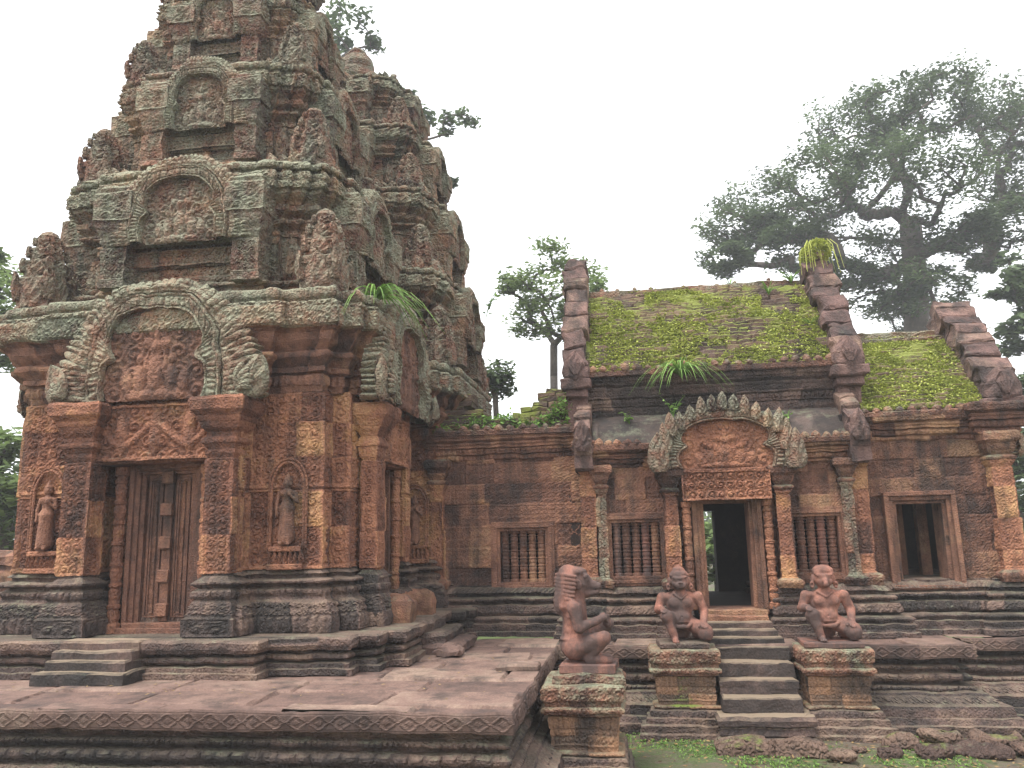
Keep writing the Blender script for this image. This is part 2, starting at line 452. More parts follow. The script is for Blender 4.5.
M_REDS = stone("red_sandstone_plain", RED, .51, .2, .2, 40, ochre=.20)
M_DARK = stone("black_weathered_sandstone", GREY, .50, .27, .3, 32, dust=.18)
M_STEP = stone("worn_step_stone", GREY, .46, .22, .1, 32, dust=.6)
M_CORN = stone("lichen_covered_sandstone", RED, .46, .73, .5, 30, lich=(.22, .235, .165))
M_PCAP = stone("pedestal_cap_sandstone", RED, .52, .50, .4, 30, lich=(.20, .225, .15))
M_WING = stone("black_streaked_wall_sandstone", RED, .64, .2, .3, 40)
M_HCOR = stone("dark_cornice_sandstone", RED, .60, .36, .3, 30)
M_TIER = stone("upper_storey_sandstone", RED, .45, .64, .6, 26, lich=(.205, .215, .155))
M_PAVE = stone("pink_paving_sandstone", PINK, .46, .15, 0, 1, up=-.02)
M_EDGE = stone("dark_paving_edge_sandstone", [tuple(v * .65 for v in c) for c in PINK], .44, .12, 0, 1, up=-.02)  # paving colours scaled down, putting the front face's shade into the stone colour
M_STAT = stone("pink_statue_sandstone", [(.14, .065, .05), (.225, .098, .07), (.285, .128, .09), (.32, .165, .11)], .66, .16, 0, up=.07, fine=.6, blackc=(.05, .042, .04))
M_PED = stone("pedestal_sandstone", [(.07, .052, .042), (.135, .085, .058), (.21, .118, .072), (.27, .15, .085)], .50, .36, .2, 36, moss=.10)
M_LIMB = stone("pitted_laterite", [(.055, .036, .03), (.095, .06, .046), (.135, .088, .065), (.17, .12, .085)], .42, .2, .9, 22, moss=.06)
M_SLAB = stone("grey_roof_slab_stone", [(.04, .03, .026), (.065, .048, .041), (.09, .066, .056), (.12, .09, .074)], .58, .3, 0, 1)
M_BRICK = stone("mossy_roof_brick", [(.05, .037, .03), (.08, .055, .045), (.12, .078, .058), (.16, .11, .07)], .42, .2, .15, 50, moss=.355, mossc=(.17, .20, .04))
M_GABLE = stone("gable_block_sandstone", [(.07, .047, .042), (.13, .078, .068), (.19, .115, .095), (.25, .165, .12)], .60, .22, .15, 30)
M_INT = stone("dark_interior_stone", [tuple(v * .4 for v in c) for c in GREY], .3, .0, 0)  # grey stone darkened further, the shade of the rooms painted into its colour
def plain(name, col, rough_=.8, var=.0, trans=0.0, col2=None):
    mt = bpy.data.materials.new(name); mt.use_nodes = True; t = mt.node_tree; b = t.nodes["Principled BSDF"]
    b.inputs["Roughness"].default_value = rough_; b.inputs["Specular IOR Level"].default_value = .2
    tone = nd(t, "ShaderNodeAttribute", attribute_name="tone").outputs["Fac"]
    geo = nd(t, "ShaderNodeNewGeometry")
    n = noise(t, geo.outputs["Position"], 2.0 if col2 is None else 1.1, 4)
    f = math_(t, 'ADD', math_(t, 'MULTIPLY', tone, .7), math_(t, 'MULTIPLY', n, .6))
    a = tuple(v * (1 - var) for v in col); c2 = col2 or tuple(min(1, v * (1 + var)) for v in col)
    r = ramp(t, [(.3, a), (.95, c2)]); t.links.new(math_(t, 'SUBTRACT', f, .02), r.inputs[0])
    t.links.new(r.outputs[0], b.inputs["Base Color"])
    if trans:
        o = [x for x in t.nodes if x.type == 'OUTPUT_MATERIAL'][0]
        tr = nd(t, "ShaderNodeBsdfTranslucent"); t.links.new(r.outputs[0], tr.inputs[0])
        mx = nd(t, "ShaderNodeMixShader"); mx.inputs[0].default_value = trans
        t.links.new(b.outputs[0], mx.inputs[1]); t.links.new(tr.outputs[0], mx.inputs[2]); t.links.new(mx.outputs[0], o.inputs[0])
    return mt
M_LEAF = plain("dark_green_leaves", (.06, .09, .042), .7, .4, .35, (.13, .18, .08))
M_LEAFB = plain("light_green_leaves", (.11, .16, .06), .7, .35, .4, (.21, .29, .10))
M_GRASS = plain("grass_blades", (.10, .20, .035), .65, .3, .3, (.22, .36, .09))
M_MOSS = plain("roof_creeper_leaves", (.24, .29, .055), .8, .25, .25, (.48, .51, .13))
M_BARK = stone("tree_bark", [(.04, .034, .028), (.07, .058, .048), (.11, .092, .075), (.17, .14, .115)], .2, .2, 0, 1)
M_WOOD = plain("dark_old_wood", (.05, .035, .028), .8, .3)
def ground_mat():
    mt = bpy.data.materials.new("earth_and_moss"); mt.use_nodes = True; t = mt.node_tree; b = t.nodes["Principled BSDF"]
    pos = nd(t, "ShaderNodeNewGeometry").outputs["Position"]
    n1 = noise(t, pos, .9, 7, .65); n2 = noise(t, pos, 14, 5, .7)
    f = math_(t, 'ADD', math_(t, 'MULTIPLY', n1, .75), math_(t, 'MULTIPLY', n2, .3))
    r = ramp(t, [(.35, (.055, .04, .03)), (.5, (.085, .065, .042)), (.57, (.05, .065, .02)), (.72, (.085, .13, .025))]); t.links.new(f, r.inputs[0])
    t.links.new(r.outputs[0], b.inputs["Base Color"]); b.inputs["Roughness"].default_value = .95
    bp = nd(t, "ShaderNodeBump"); bp.inputs["Distance"].default_value = .03; t.links.new(n2, bp.inputs["Height"]); t.links.new(bp.outputs[0], b.inputs["Normal"])
    return mt
M_GRND = ground_mat()

# ------------------------------------------------------------------ object helpers
def tag(o, label, cat, group=None):
    o["label"] = label; o["category"] = cat
    if group: o["group"] = group
    return o
def thing(name, label, cat, u, v, z, rot=0.0, group=None):
    o = bpy.data.objects.new(name, None); COL.objects.link(o)
    o.location = L(u, v, z); o.rotation_euler = (0, 0, -ANG + rot); o.empty_display_size = .2
    return tag(o, label, cat, group)
def sub(name, parent, loc=(0, 0, 0), rot=0.0):
    o = bpy.data.objects.new(name, None); COL.objects.link(o); o.parent = parent; o.location = loc; o.rotation_euler = (0, 0, rot); return o
def rect(x0, x1, y0, y1): return [(x0, y0), (x1, y0), (x1, y1), (x0, y1)]
def ringed(r, h, rings, n=9):
    """profile of a turned post: rings at fractions, swelling bands between them"""
    p = [(r * 1.15, 0), (r * 1.15, h * .05), (r * .8, h * .06)]
    for k in range(n):
        z0 = h * (.06 + .88 * k / n); z1 = h * (.06 + .88 * (k + 1) / n); d = z1 - z0
        p += [(r * .8, z0 + d * .05), (r * .93, z0 + d * .2), (r * .95, z0 + d * .45), (r * .8, z0 + d * .58), (r * .78, z0 + d * .62), (r * 1.0, z0 + d * .68), (r * 1.02, z0 + d * .8), (r * .8, z0 + d * .86)]
    p += [(r * .8, h * .94), (r * 1.15, h * .95), (r * 1.15, h)]
    return p
def xform(mb, M):
    Mt = np.array(M.to_3x3()); tr = np.array(M.translation)
    mb.V = [v @ Mt.T + tr for v in mb.V]; return mb

def catmull(P, n):
    P = np.array(P, float); P = np.vstack([2 * P[0] - P[1], P, 2 * P[-1] - P[-2]]); o = []
    for i in range(1, len(P) - 2):
        t = np.linspace(0, 1, n, endpoint=False)[:, None]
        a, b, c, d = P[i - 1:i + 3]
        o.append(.5 * (2 * b + (c - a) * t + (2 * a - 5 * b + 4 * c - d) * t ** 2 + (3 * b - a - 3 * c + d) * t ** 3))
    return np.vstack(o + [P[-2][None]])

def pediment(W, H, t, wi=.47, hi=.74, bw=.14, amp=.03, seed=0, crest=0.0):
    """carved gable: returns (frame, tympanum, naga) builders; base centre at the origin, front towards -y"""
    fr, ty, na = MB(), MB(), (MB(), MB())
    wi, hi, bw = wi * W, hi * H, bw * W
    half = [(wi * .98, 0), (wi * 1.05, hi * .18), (wi * 1.0, hi * .36), (wi * .84, hi * .46), (wi * .97, hi * .58), (wi * .9, hi * .78), (wi * .55, hi * .95), (0, hi)]
    pr = catmull(half, 12)
    path = np.vstack([pr, (pr * np.array([-1, 1]))[::-1][1:]])
    tan = np.gradient(path, axis=0); tan /= np.linalg.norm(tan, axis=1)[:, None]
    nr = np.stack([tan[:, 1], -tan[:, 0]], 1)
    # smoothed outer path
    outh = catmull([(wi * 1.05 + bw, 0), (wi * 1.1 + bw, hi * .25), (wi * 1.02 + bw, hi * .55), (wi * .9 + bw * .9, hi * .82), (wi * .55 + bw * .5, hi + bw * .75), (0, hi + bw)], 17)
    k = len(pr); oi = np.linspace(0, len(outh) - 1, k); outh = np.stack([np.interp(oi, np.arange(len(outh)), outh[:, j]) for j in (0, 1)], 1)
    outp = np.vstack([outh, (outh * np.array([-1, 1]))[::-1][1:]])
    arc = np.concatenate([[0], np.cumsum(np.linalg.norm(np.diff(outp, axis=0), axis=1))])
    js = np.linspace(0, 1, 15)
    yb = np.interp(js, [0, .04, .1, .18, .22, .5, .78, .82, .9, .96, 1], [.04, -.06, -.085, -.06, -.045, -.05, -.045, -.06, -.085, -.06, 0])
    P = np.zeros((len(path), 15, 3))
    mix = path[:, None, :] * (1 - js[None, :, None]) + outp[:, None, :] * js[None, :, None]
    P[..., 0] = mix[..., 0]; P[..., 2] = mix[..., 1]
    bead = np.abs(np.sin(arc[:, None] * math.pi / (.055 * max(.6, W)))) * (np.abs(js - .5) < .27)
    P[..., 1] = (yb[None] * .62 - bead * .024) * min(1, W * 1.2 + .2)
    fr.grid(P, .5)
    # flame crest from the band outwards
    flh = catmull([(W, 0), (W * 1.0, H * .2), (W * .93, H * .42), (W * .8, H * .62), (W * .6, H * .82), (W * .3, H * .97), (0, H)], 14)
    oi = np.linspace(0, len(flh) - 1, k); flh = np.stack([np.interp(oi, np.arange(len(flh)), flh[:, j]) for j in (0, 1)], 1)
    flp = np.vstack([flh, (flh * np.array([-1, 1]))[::-1][1:]])
    nl = max(11, int(arc[-1] / (.06 * max(.5, W))))
    ph = (np.arange(len(path)) / (len(path) - 1)) * nl
    sc = np.abs(np.sin(ph * math.pi)) ** .5
    sm = 8
    phf = np.linspace(0, nl, len(path) * 3); fi = np.linspace(0, len(path) - 1, len(path) * 3)
    I = lambda A: np.stack([np.interp(fi, np.arange(len(path)), A[:, j]) for j in range(A.shape[1])], 1)
    A, Bf = I(outp), I(flp)
    scf = np.abs(np.sin(phf * math.pi)) ** .6
    js2 = np.linspace(0, 1, 10)
    ext = (.80 + .22 * scf)[:, None]
    mixf = A[:, None, :] + (Bf - A)[:, None, :] * (js2[None, :, None] * ext[..., None])
    P = np.zeros((len(fi), 10, 3)); P[..., 0] = mixf[..., 0]; P[..., 2] = mixf[..., 1]
    rel = scf[:, None] * (.6 + .4 * np.cos(js2 * 17)[None]) * (1 - js2 ** 4)[None]
    P[..., 1] = -amp * .75 * rel - .008 + .03 * js2[None] ** 3
    P[..., 1] -= amp * .9 * (vnoise(P.reshape(-1, 3), 16, 5).reshape(P.shape[:2]) - .5) * np.sin(js2 * math.pi)[None]
    P[:, 0, 1] = 0.01
    fr.grid(P, .6)
    rim = P[:, -1:, :].repeat(2, 1); rim[:, 1, 1] = t
    fr.grid(rim, .6)
    # inner reveal of the arch
    rv = np.zeros((len(path), 2, 3)); rv[:, :, 0] = path[:, :1]; rv[:, :, 2] = path[:, 1:]; rv[:, 0, 1] = .04; rv[:, 1, 1] = .05
    fr.grid(rv, .5, flip=True)
    # back plate
    o = flp * .9
    b = fr.verts(np.stack([o[:, 0], np.full(len(o), t * .9), o[:, 1]], 1), .4); fr.ngon([b + i for i in range(len(o))])
    # tympanum relief
    nz_, nx_ = max(24, int(hi / .011)), max(30, int(2 * wi / .011))
    z = np.linspace(0, hi * .995, nz_); order = np.argsort(pr[:, 1])
    wz = np.interp(z, pr[order, 1], pr[order, 0]) * 1.02
    sx = np.linspace(-1, 1, nx_); X = sx[None] * wz[:, None]; Z = z[:, None] + 0 * X
    c = wi / 2.6
    h = scroll(np.abs(X) + .3 * c + c * 10, Z + .02, c) * .55
    for cx, cz, rx, rz, hh in ((0, .30, .13, .26, 1.0), (0, .58, .075, .1, 1.1), (0, .72, .05, .12, .9), (.33, .24, .10, .18, .85), (.33, .44, .06, .07, .9), (.58, .2, .09, .14, .75), (.17, .62, .1, .08, .7), (0, .06, .45, .07, .8), (.2, .36, .05, .14, .8)):
        q = ((np.abs(X) - cx * wi) / (rx * wi * 1.4)) ** 2 + ((Z - cz * hi) / (rz * hi)) ** 2
        h = np.maximum(h, hh * np.sqrt(np.clip(1 - q, 0, 1)))
    h += .25 * vnoise(np.stack([X, Z, 0 * X + seed], -1).reshape(-1, 3), 45, 3).reshape(X.shape)
    P = np.stack([X, .045 - h * amp * 1.5, Z], -1)
    ty.grid(P, .3 + .4 * vnoise(np.stack([X, Z, 0 * X + seed], -1).reshape(-1, 3), 5, 9).reshape(X.shape))
    # naga heads at both lower ends: a fan of five hooded heads
    for s in (-1, 1):
        for j, a in enumerate((-5, 14, 32, 50, 68)):
            a = R(a); l = (.25 - .03 * j) * min(1, .35 + W * .65)
            x0 = s * (W * .83); pts = []
            for q in np.linspace(0, 1, 7):
                aa = a + R(26) * (q - .4)
                pts.append((x0 + s * math.sin(aa) * l * q, -.05 - .03 * math.sin(q * 3), .04 * H + math.cos(aa) * l * q))
            na[s > 0].tube(pts, np.array([.026, .03, .03, .03, .034, .03, .012]) * min(1.1, .4 + W * .6), 7, .5)
        na[s > 0].leaf((s * W * .88, -.01, 0), W * .3, H * .34, .045, 0, s * .35)
    return fr, ty, na

def relief_panel(mb, x0, x1, z0, z1, y, amp, kind, c=.1, res=.011, thick=None, seed=0):
    nx_, nz_ = max(6, int((x1 - x0) / res)), max(6, int((z1 - z0) / res))
    x = np.linspace(x0, x1, nx_); z = np.linspace(z0, z1, nz_); X, Z = np.meshgrid(x, z)
    xc = (x0 + x1) / 2; w_ = x1 - x0; hgt = z1 - z0
    if kind == 'lintel':
        h = scroll(np.abs(X - xc) + c * 20, Z - z0 + .3 * c, c) * .8
        garland = np.abs(Z - (z0 + hgt * (.45 + .18 * np.cos((X - xc) / w_ * 12)))) / (hgt * .09)
        h = np.maximum(h, np.sqrt(np.clip(1 - garland ** 2, 0, 1)))
        for cx in (0, .28, -.28):
            q = ((X - xc - cx * w_) / (.055 * w_)) ** 2 + ((Z - z0 - hgt * .5) / (hgt * .42)) ** 2
            h = np.maximum(h, 1.15 * np.sqrt(np.clip(1 - q, 0, 1)))
        e = np.minimum(Z - z0, z1 - Z); h = np.where(e < .025, .85, h)
    elif kind == 'band':
        h = scroll(np.abs(X - xc) + c * 20, Z - z0, c)
        e = np.minimum(np.minimum(Z - z0, z1 - Z), np.minimum(X - x0, x1 - X)); h = np.where(e < .018, .9, h)
    else:
        h = pat(kind, X - xc, np.full_like(X, w_), Z - z0, hgt)
    h = h + .2 * vnoise(np.stack([X, Z, 0 * X + seed], -1).reshape(-1, 3), 40, 4).reshape(X.shape)
    P = np.stack([X, y - h * amp, Z], -1)
    if thick: P[0, :, 1] = P[-1, :, 1] = P[:, 0, 1] = P[:, -1, 1] = y + thick
    mb.grid(P, .35 + .35 * vnoise(P.reshape(-1, 3), 4, 2).reshape(X.shape))

def devata(h):
    """standing niche figure, hand raised to the chest, front towards -y; height h"""
    k = h / .62
    pr = [('e', 0, (0, 0, .31), (.062, .045, .05)), ('c', .03, (0, 0, .31), (0, 0, .07), (.055), .072), ('e', .03, (0, 0, .40), (.048, .036, .06)),
          ('e', .03, (0, -.003, .44), (.068, .038, .035)), ('e', .015, (.028, -.034, .435), (.024, .02, .024)), ('e', .015, (-.028, -.034, .435), (.024, .02, .024)),
          ('c', .01, (0, 0, .46), (0, 0, .5), .02, .02), ('e', .008, (0, -.006, .52), (.033, .033, .038)), ('e', .01, (0, 0, .553), (.038, .034, .018)),
          ('c', .01, (0, 0, .56), (0, 0, .615), .026, .006),
          ('c', .012, (-.07, 0, .445), (-.088, -.01, .35), .018, .015), ('c', .01, (-.088, -.01, .35), (-.082, -.025, .255), .014, .011),
          ('c', .012, (.07, 0, .445), (.092, -.012, .365), .018, .015), ('c', .01, (.092, -.012, .365), (.04, -.05, .42), .014, .012),
          ('e', .01, (.034, -.055, .432), (.013, .012, .018)),
          ('c', .012, (-.03, -.02, .06), (-.034, -.05, .02), .022, .018), ('c', .012, (.03, -.02, .06), (.034, -.05, .02), .022, .018),
          ('b', .015, (0, -.05, .2), (.014, .014, .11), .008), ('e', .01, (0, -.01, .315), (.07, .05, .014)), ('e', .006, (-.034, 0, .515), (.008, .012, .022)), ('e', .006, (.034, 0, .515), (.008, .012, .022))]
    V, Q = surface_net(lambda P: union(P, pr), (-.14, -.1, -.01), (.14, .07, .635), .0085)
    return V * k, Q

# ================================================================== THE SETTING
g = MB()
xs = np.concatenate([[-400, -150, -60, -30], np.linspace(-12, 12, 97), [30, 60, 150, 400]])
ys = np.concatenate([[-60, -20, -5], np.linspace(2, 14, 97), [30, 60, 150, 300, 600]])
X, Y = np.meshgrid(xs, ys); Zg = -.74 + .05 * (vnoise(np.stack([X, Y, 0 * X], -1).reshape(-1, 3), .9, 5).reshape(X.shape) - .5) + .03 * (vnoise(np.stack([X, Y, 0 * X], -1).reshape(-1, 3), 4, 6).reshape(X.shape) - .5)
g.grid(np.stack([X, Y, Zg], -1))
go = g.build("ground", M_GRND, smooth=True); go["kind"] = "structure"

# ------------------------------------------------------------------ terrace
ter = thing("temple_terrace", "long moulded sandstone terrace under the tower and hall with a pink paved top", "terrace", 0, 0, 0)
TP = [(-9, 0), (0, 0), (0, 3.0), (3.86, 3.0), (3.86, 3.5), (9, 3.5), (9, 10), (-9, 10)]
mb = MB()
moulded(mb, TP, [(.30, -.85), (.30, -.74, None, 0), (.30, -.66), (.27, -.65), (.25, -.60), (.20, -.6), (.19, -.51, None), (.12, -.49, ('scroll', .07)), (.06, -.44), (.05, -.42),
                 (-.04, -.415, ('beads', .045)), (-.04, -.375), (-.12, -.37), (-.12, -.335), (-.06, -.33, ('beads', .11)), (-.06, -.27), (-.13, -.265), (-.13, -.235), (-.07, -.23, ('beads', .04)), (-.07, -.195), (-.13, -.19), (-.10, -.135)],
        res=.013, zres=.03, amp=.028, cap=False, blocks=(.17, .9, .006), seed=3)
mb.build("moulded_base", M_DARK, ter, rgh=(.012, 7))
mb = MB()
moulded(mb, TP, [(-.11, -.135), (-.004, -.13), (.0, -.125, ('loz', .15)), (.0, -.012), (-.012, 0)], res=.012, zres=.007, amp=.010, cap=False, capb=False, blocks=(3., 1.15, .008), seed=4)
mb.build("edge_course", M_EDGE, ter, rgh=(.012, 6))
# paving as one heightfield of irregular slabs
def paving(mb, u0, u1, v0, v1, res, seed):
    nx_, ny_ = int((u1 - u0) / res), int((v1 - v0) / res)
    X, Y = np.meshgrid(np.linspace(u0, u1, nx_), np.linspace(v0, v1, ny_))
    wob = .05 * (vnoise(np.stack([X, Y, 0 * X], -1).reshape(-1, 3), 1.3, seed).reshape(X.shape) - .5)
    row = np.floor((Y + wob + 20) / .47); fy = ((Y + wob + 20) / .47) % 1
    sh = h1(row.astype(int), 0, seed) * 3; xx = (X + wob * 2 + 30) / (.75 + .35 * h1(row.astype(int), 5, seed)) + sh
    cx = np.floor(xx); fx = xx % 1
    hb = h1(row.astype(int), cx.astype(int), seed + 2)
    e = np.minimum(np.minimum(fy, 1 - fy) * .47, np.minimum(fx, 1 - fx) * .85)
    tl = (h1(row.astype(int), cx.astype(int), seed + 3) - .5) * .03
    Z = (hb - .5) * .024 + tl * (fx - .5) - np.clip(1 - e / (.008 + .016 * h1(row.astype(int), cx.astype(int), seed + 8)), 0, 1) * .032 - .004
    Z += .006 * (vnoise(np.stack([X, Y, 0 * X], -1).reshape(-1, 3), 5, seed).reshape(X.shape) - .5)
    mb.grid(np.stack([X, Y, Z], -1), hb)
mb = MB(); paving(mb, -6.5, -.013, .013, 3.6, .018, 11); paving(mb, -.013, 3.84, 3.012, 4.2, .022, 13); paving(mb, 3.84, 6.5, 3.512, 4.4, .03, 14)
mb.build("paving", M_PAVE, ter)

# ------------------------------------------------------------------ front stairs between the two pedestals
st = thing("stone_stairs", "worn grey stone stairs climbing between the two pedestals to the hall terrace", "stairs", 1.86, 2.95, 0)
for k, (yf, z0, z1) in enumerate(((.0, -.13, -.004), (-.17, -.255, -.125), (-.32, -.38, -.25), (-.47, -.51, -.378), (-.63, -.68, -.505))):
    mb = MB()
    hw = .345 if k < 4 else .40
    pl = rect(-hw, hw, yf, .05 - .001 * k)
    if k == 4: pr_ = [(-.02, z0), (.0, z0 + .02), (-.02, z0 + .06, ('dent', .05)), (-.02, z0 + .085), (.012, z0 + .1), (.02, z1 - .03), (.0, z1)]
    else: pr_ = [(0, z0), (0, z0 + .02), (0, z1 - .012), (-.012, z1)]
    moulded(mb, pl, pr_, res=.03, zres=.03, tone0=.2 + .15 * (k % 3), capb=True)
    mb.build("step", M_STEP, st, rgh=(.012, 8, k))
mb = MB(); moulded(mb, rect(-.42, .42, -.68, .0), [(0, -.80), (0, -.69), (-.02, -.675)], res=.04, zres=.04); mb.build("footing", M_DARK, st, rgh=(.02, 7))

def pedestal(label, u, v, w_, d_, z1, z0, flare=1.0):
    p = thing("statue_pedestal", label, "pedestal", u, v, z0, group="carved stone pedestals carrying the guardian statues")
    h = z1 - z0; a, b = w_ / 2, d_ / 2
    mb = MB()
    F = lambda x: x * flare
    moulded(mb, rect(-a, a, -b, b), [(F(.14), -.1), (F(.14), h * .08), (F(.12), h * .10), (F(.12), h * .17), (F(.07), h * .18), (F(.07), h * .245), (F(.03), h * .25, ('leaf', .05)), (F(.03), h * .32), (-.015, h * .33)], res=.015, zres=.02, amp=.014, cap=False, blocks=(.2, .5, .004))
    mb.build("base", M_DARK, p, rgh=(.012, 8))
    mb = MB()
    moulded(mb, rect(-a, a, -b, b), [(-.02, h * .33), (.0, h * .34, ('beads', .03)), (.0, h * .365), (-.045, h * .37), (-.045, h * .42, ('panel', .02, .06)), (-.045, h * .58), (-.04, h * .585, ('leaf', .045)), (-.035, h * .69), (-.02, h * .70)], res=.012, zres=.015, amp=.009, cap=False, blocks=(.22, .3, .004))
    mb.build("shaft", M_PED, p, rgh=(.008, 8))
    mb = MB()
    moulded(mb, rect(-a, a, -b, b), [(-.02, h * .70), (-.005, h * .71), (-.005, h * .735), (.012, h * .74, ('beads', .035)), (.012, h * .79), (-.005, h * .795), (-.002, h * .83), (.012, h * .86, ('scroll', .06)), (.018, h * .985), (.005, h)], res=.012, zres=.015, amp=.012, cap=True)
    mb.build("capital", M_PCAP, p, rgh=(.012, 8))
    return p
pedestal("tan left flanking pedestal of the front stairs, beside the dark terrace recess", 1.21, 2.86, .6, .5, .008, -.76)
pedestal("right flanking pedestal of the front stairs, brown moulded block beside the long dark terrace wall", 2.56, 2.86, .6, .5, .012, -.76)
pedestal("green lichened pedestal standing nearest, against the corner of the pink paved terrace", .355, 1.42, .58, .66, -.035, -.78, .5)

for (u, label) in ((1.62, "left one of two pitted laterite blocks lying at the foot of the stairs"), (2.07, "right one of two pitted laterite blocks lying at the foot of the stairs")):
    mb = MB(); moulded(mb, rect(-.215, .215, -.12, .12), [(-.03, 0), (0, .03), (0, .1), (-.03, .14)], res=.03, zres=.03, capb=True, tone0=.6)
    b = thing("laterite_block", label, "stone block", u, 2.08, -.775, group="laterite blocks at the foot of the stairs")
    mb2 = mb; mb2.build("block", M_LIMB, b, rgh=(.035, 6))

# loose rounded stones in the grass at the lower right
k = 0
stones = [(2.95, 2.35, .17, .12), (3.3, 2.42, .22, .13), (3.72, 2.4, .26, .14), (4.15, 2.5, .22, .14), (3.1, 2.05, .18, .12), (3.5, 2.1, .26, .13), (3.95, 2.12, .24, .14), (2.75, 1.98, .13, .1), (2.55, 2.1, .08, .06), (4.4, 2.2, .2, .12), (4.6, 2.6, .2, .12), (2.35, 1.85, .14, .08)]
desc = ["small brown cobble beside the right pedestal's lowest step", "flat brown boulder just below the dark terrace foot, left of the larger ones", "broad flat boulder in the moss below the middle of the terrace wall", "rounded boulder in the moss at the photo's lower right corner, upper row",
        "small boulder in the lower right foreground, left of the broad front boulder", "broad boulder in the front row of the lower right corner", "rounded front row boulder near the lower right photo edge", "little round stone at the bottom edge under the right pedestal", "tiny round pebble stone near the right laterite block", "boulder at the extreme lower right photo corner, front row", "boulder at the extreme right photo edge below the recessed terrace", "small stone lying low in front of the right laterite block"]
for (u, v, r_, h_), ds in zip(stones, desc):
    th = np.linspace(0, math.pi, 14)
    mb = MB(); mb.lathe([(r_ * .86 * max(.02, math.sin(x)) ** .6, -math.cos(x) * h_ * .5) for x in th], n=22, sq=.62, tone=random.random())
    o = thing("rounded_stone", ds, "stone", u, v, -.70, random.uniform(-.4, .4), "rounded stones in the mossy ground")
    mb.build("boulder", M_LIMB, o, rgh=(r_ * .33, 4.5 / max(r_ * 5, .6)), smooth=True)

# ------------------------------------------------------------------ towers
def lintel_and_door(root, hw, zb, zt, dpl, fr_y, real=False, leafy=True):
    """false door with nested frames, colonnettes and a carved lintel, in the face y = dpl; local frame x across, -y outwards"""
    w2, H = hw, zt - zb
    d = sub("doorway" if real else "false_door", root, (0, dpl, zb))
    mb = MB()
    for i, (o, yy) in enumerate(((0.0, -.02), (.045, -.045), (.09, -.075))):
        a0, a1 = w2 - o if False else w2 - .13 + o, w2 - .13 + o + .045
        for s in (-1, 1):
            mb.box(min(s * a0, s * a1), max(s * a0, s * a1), yy - .03, .0, .02, H - .08 + o * .6, .006, .4)
        mb.box(-a1, a1, yy - .031, .0, H - .08 + o * .6, H - .035 + o * .6, .006, .4)
    mb.box(-w2 + .02, w2 - .02, -.13, .0, -.0, .045, .006, .4); mb.box(-w2 - .02, w2 + .02, -.17, .0, -.05, .003, .006, .3)
    mb.build("door_frame", M_REDS, d, rgh=(.005, 10))
    if not real:
        for s in (-1, 1):
            mb = MB(); x0, x1 = (s * .045, s * (w2 - .135)); x0, x1 = min(x0, x1), max(x0, x1)
            mb.box(x0, x1, -.012, .0, .05, H - .085, .003, .35)
            relief_panel(mb, x0 + .07, x1 - .07, .12, H - .15, -.013, .018, ('panel', .012, .05), res=.008)
            for q, y in ((.03, -.03), (.05, -.022)):
                for (xa, xb, za, zb_) in ((x0 + q - .008, x0 + q + .008, .06 + q, H - .1 - q), (x1 - q - .008, x1 - q + .008, .06 + q, H - .1 - q), (x0 + q - .008, x1 - q + .008, .052 + q, .068 + q), (x0 + q - .008, x1 - q + .008, H - .108 - q, H - .092 - q)):
                    mb.box(xa, xb, y, .0, za, zb_, .003, .4)
            mb.build("door_leaf", M_REDS, d, rgh=(.004, 10))
        mb = MB(); mb.box(-.04, .04, -.045, .0, .05, H - .085, .005, .5); mb.build("centre_post", M_REDS, d)
        for q in range(5):
            mb = MB(); zc = .09 + (H - .26) * q / 4
            mb.box(-.055, .055, -.085, -.04, zc - .0, zc + .12, .012, .55); mb.build("boss", M_REDS, d, rgh=(.006, 12, q))
    for s in (-1, 1):
        mb = MB(); mb.lathe(ringed(.058, H + .03, 0, 7), (s * (w2 + .065), fr_y + .12, zb - .04), 12, .4 + .2 * (s > 0))
        mb.build("colonnette", M_RED, root, rgh=(.006, 12))
    return d

def storey_pediment(root, M, W, H, depth, rot, wi=.47, amp=.03, seed=0, mats=None, crest=None):
    fr, ty, na = pediment(W, H, depth, wi=wi, amp=amp, seed=seed)
    e = sub("pediment", root, M, rot)
    a = fr.build("pediment_frame", M_CORN, e, rgh=(.028 * min(1, W + .2), 7, seed))
    ty.build("tympanum", M_REDS if mats is None else mats, e)
    for q in na: q.build("naga_head", M_CORN, e, rgh=(.01, 9))
    return e

def antefix(root, x, y, z, h, seed):
    """miniature stepped spire at a corner"""
    mb = MB(); w_ = h * .25
    z0 = 0
    for k in range(4):
        f = (1, .84, .66, .48)[k]; hh = h * (.42, .22, .17, .12)[k]; a = w_ * f
        moulded(mb, rect(-a * .85, a * .85, -a * .85, a * .85), [(0, z0), (.0, z0 + hh * .1), (-.01, z0 + hh * .15, ('leaf', a * .8)), (-.01, z0 + hh * .72), (a * .07, z0 + hh * .78), (a * .10, z0 + hh * .95), (0, z0 + hh)], res=.025, zres=.02, amp=.02, tone0=.3)
        for q in range(4):
            m2 = MB(); m2.leaf((0, -a * .98, z0 + hh * .05), a * 1.25, hh * 1.12, .035, .06, 0, .4); m2.leaf((-a * .75, -a * .9, z0 + hh * .3), a * .5, hh * .85, .03, .03, -.2, .4); m2.leaf((a * .75, -a * .9, z0 + hh * .3), a * .5, hh * .85, .03, .03, .2, .4)
            xform(m2, Matrix.Rotation(q * math.pi / 2, 4, 'Z')); mb.merge(m2)
        z0 += hh
    mb.lathe([(w_ * .42, z0 - .01), (w_ * .5, z0 + h * .03), (w_ * .38, z0 + h * .08), (.004, z0 + h * .13)], n=10)
    o = mb.build("corner_antefix", M_TIER, root, rgh=(.012, 9, seed)); o.location = (x, y, z)

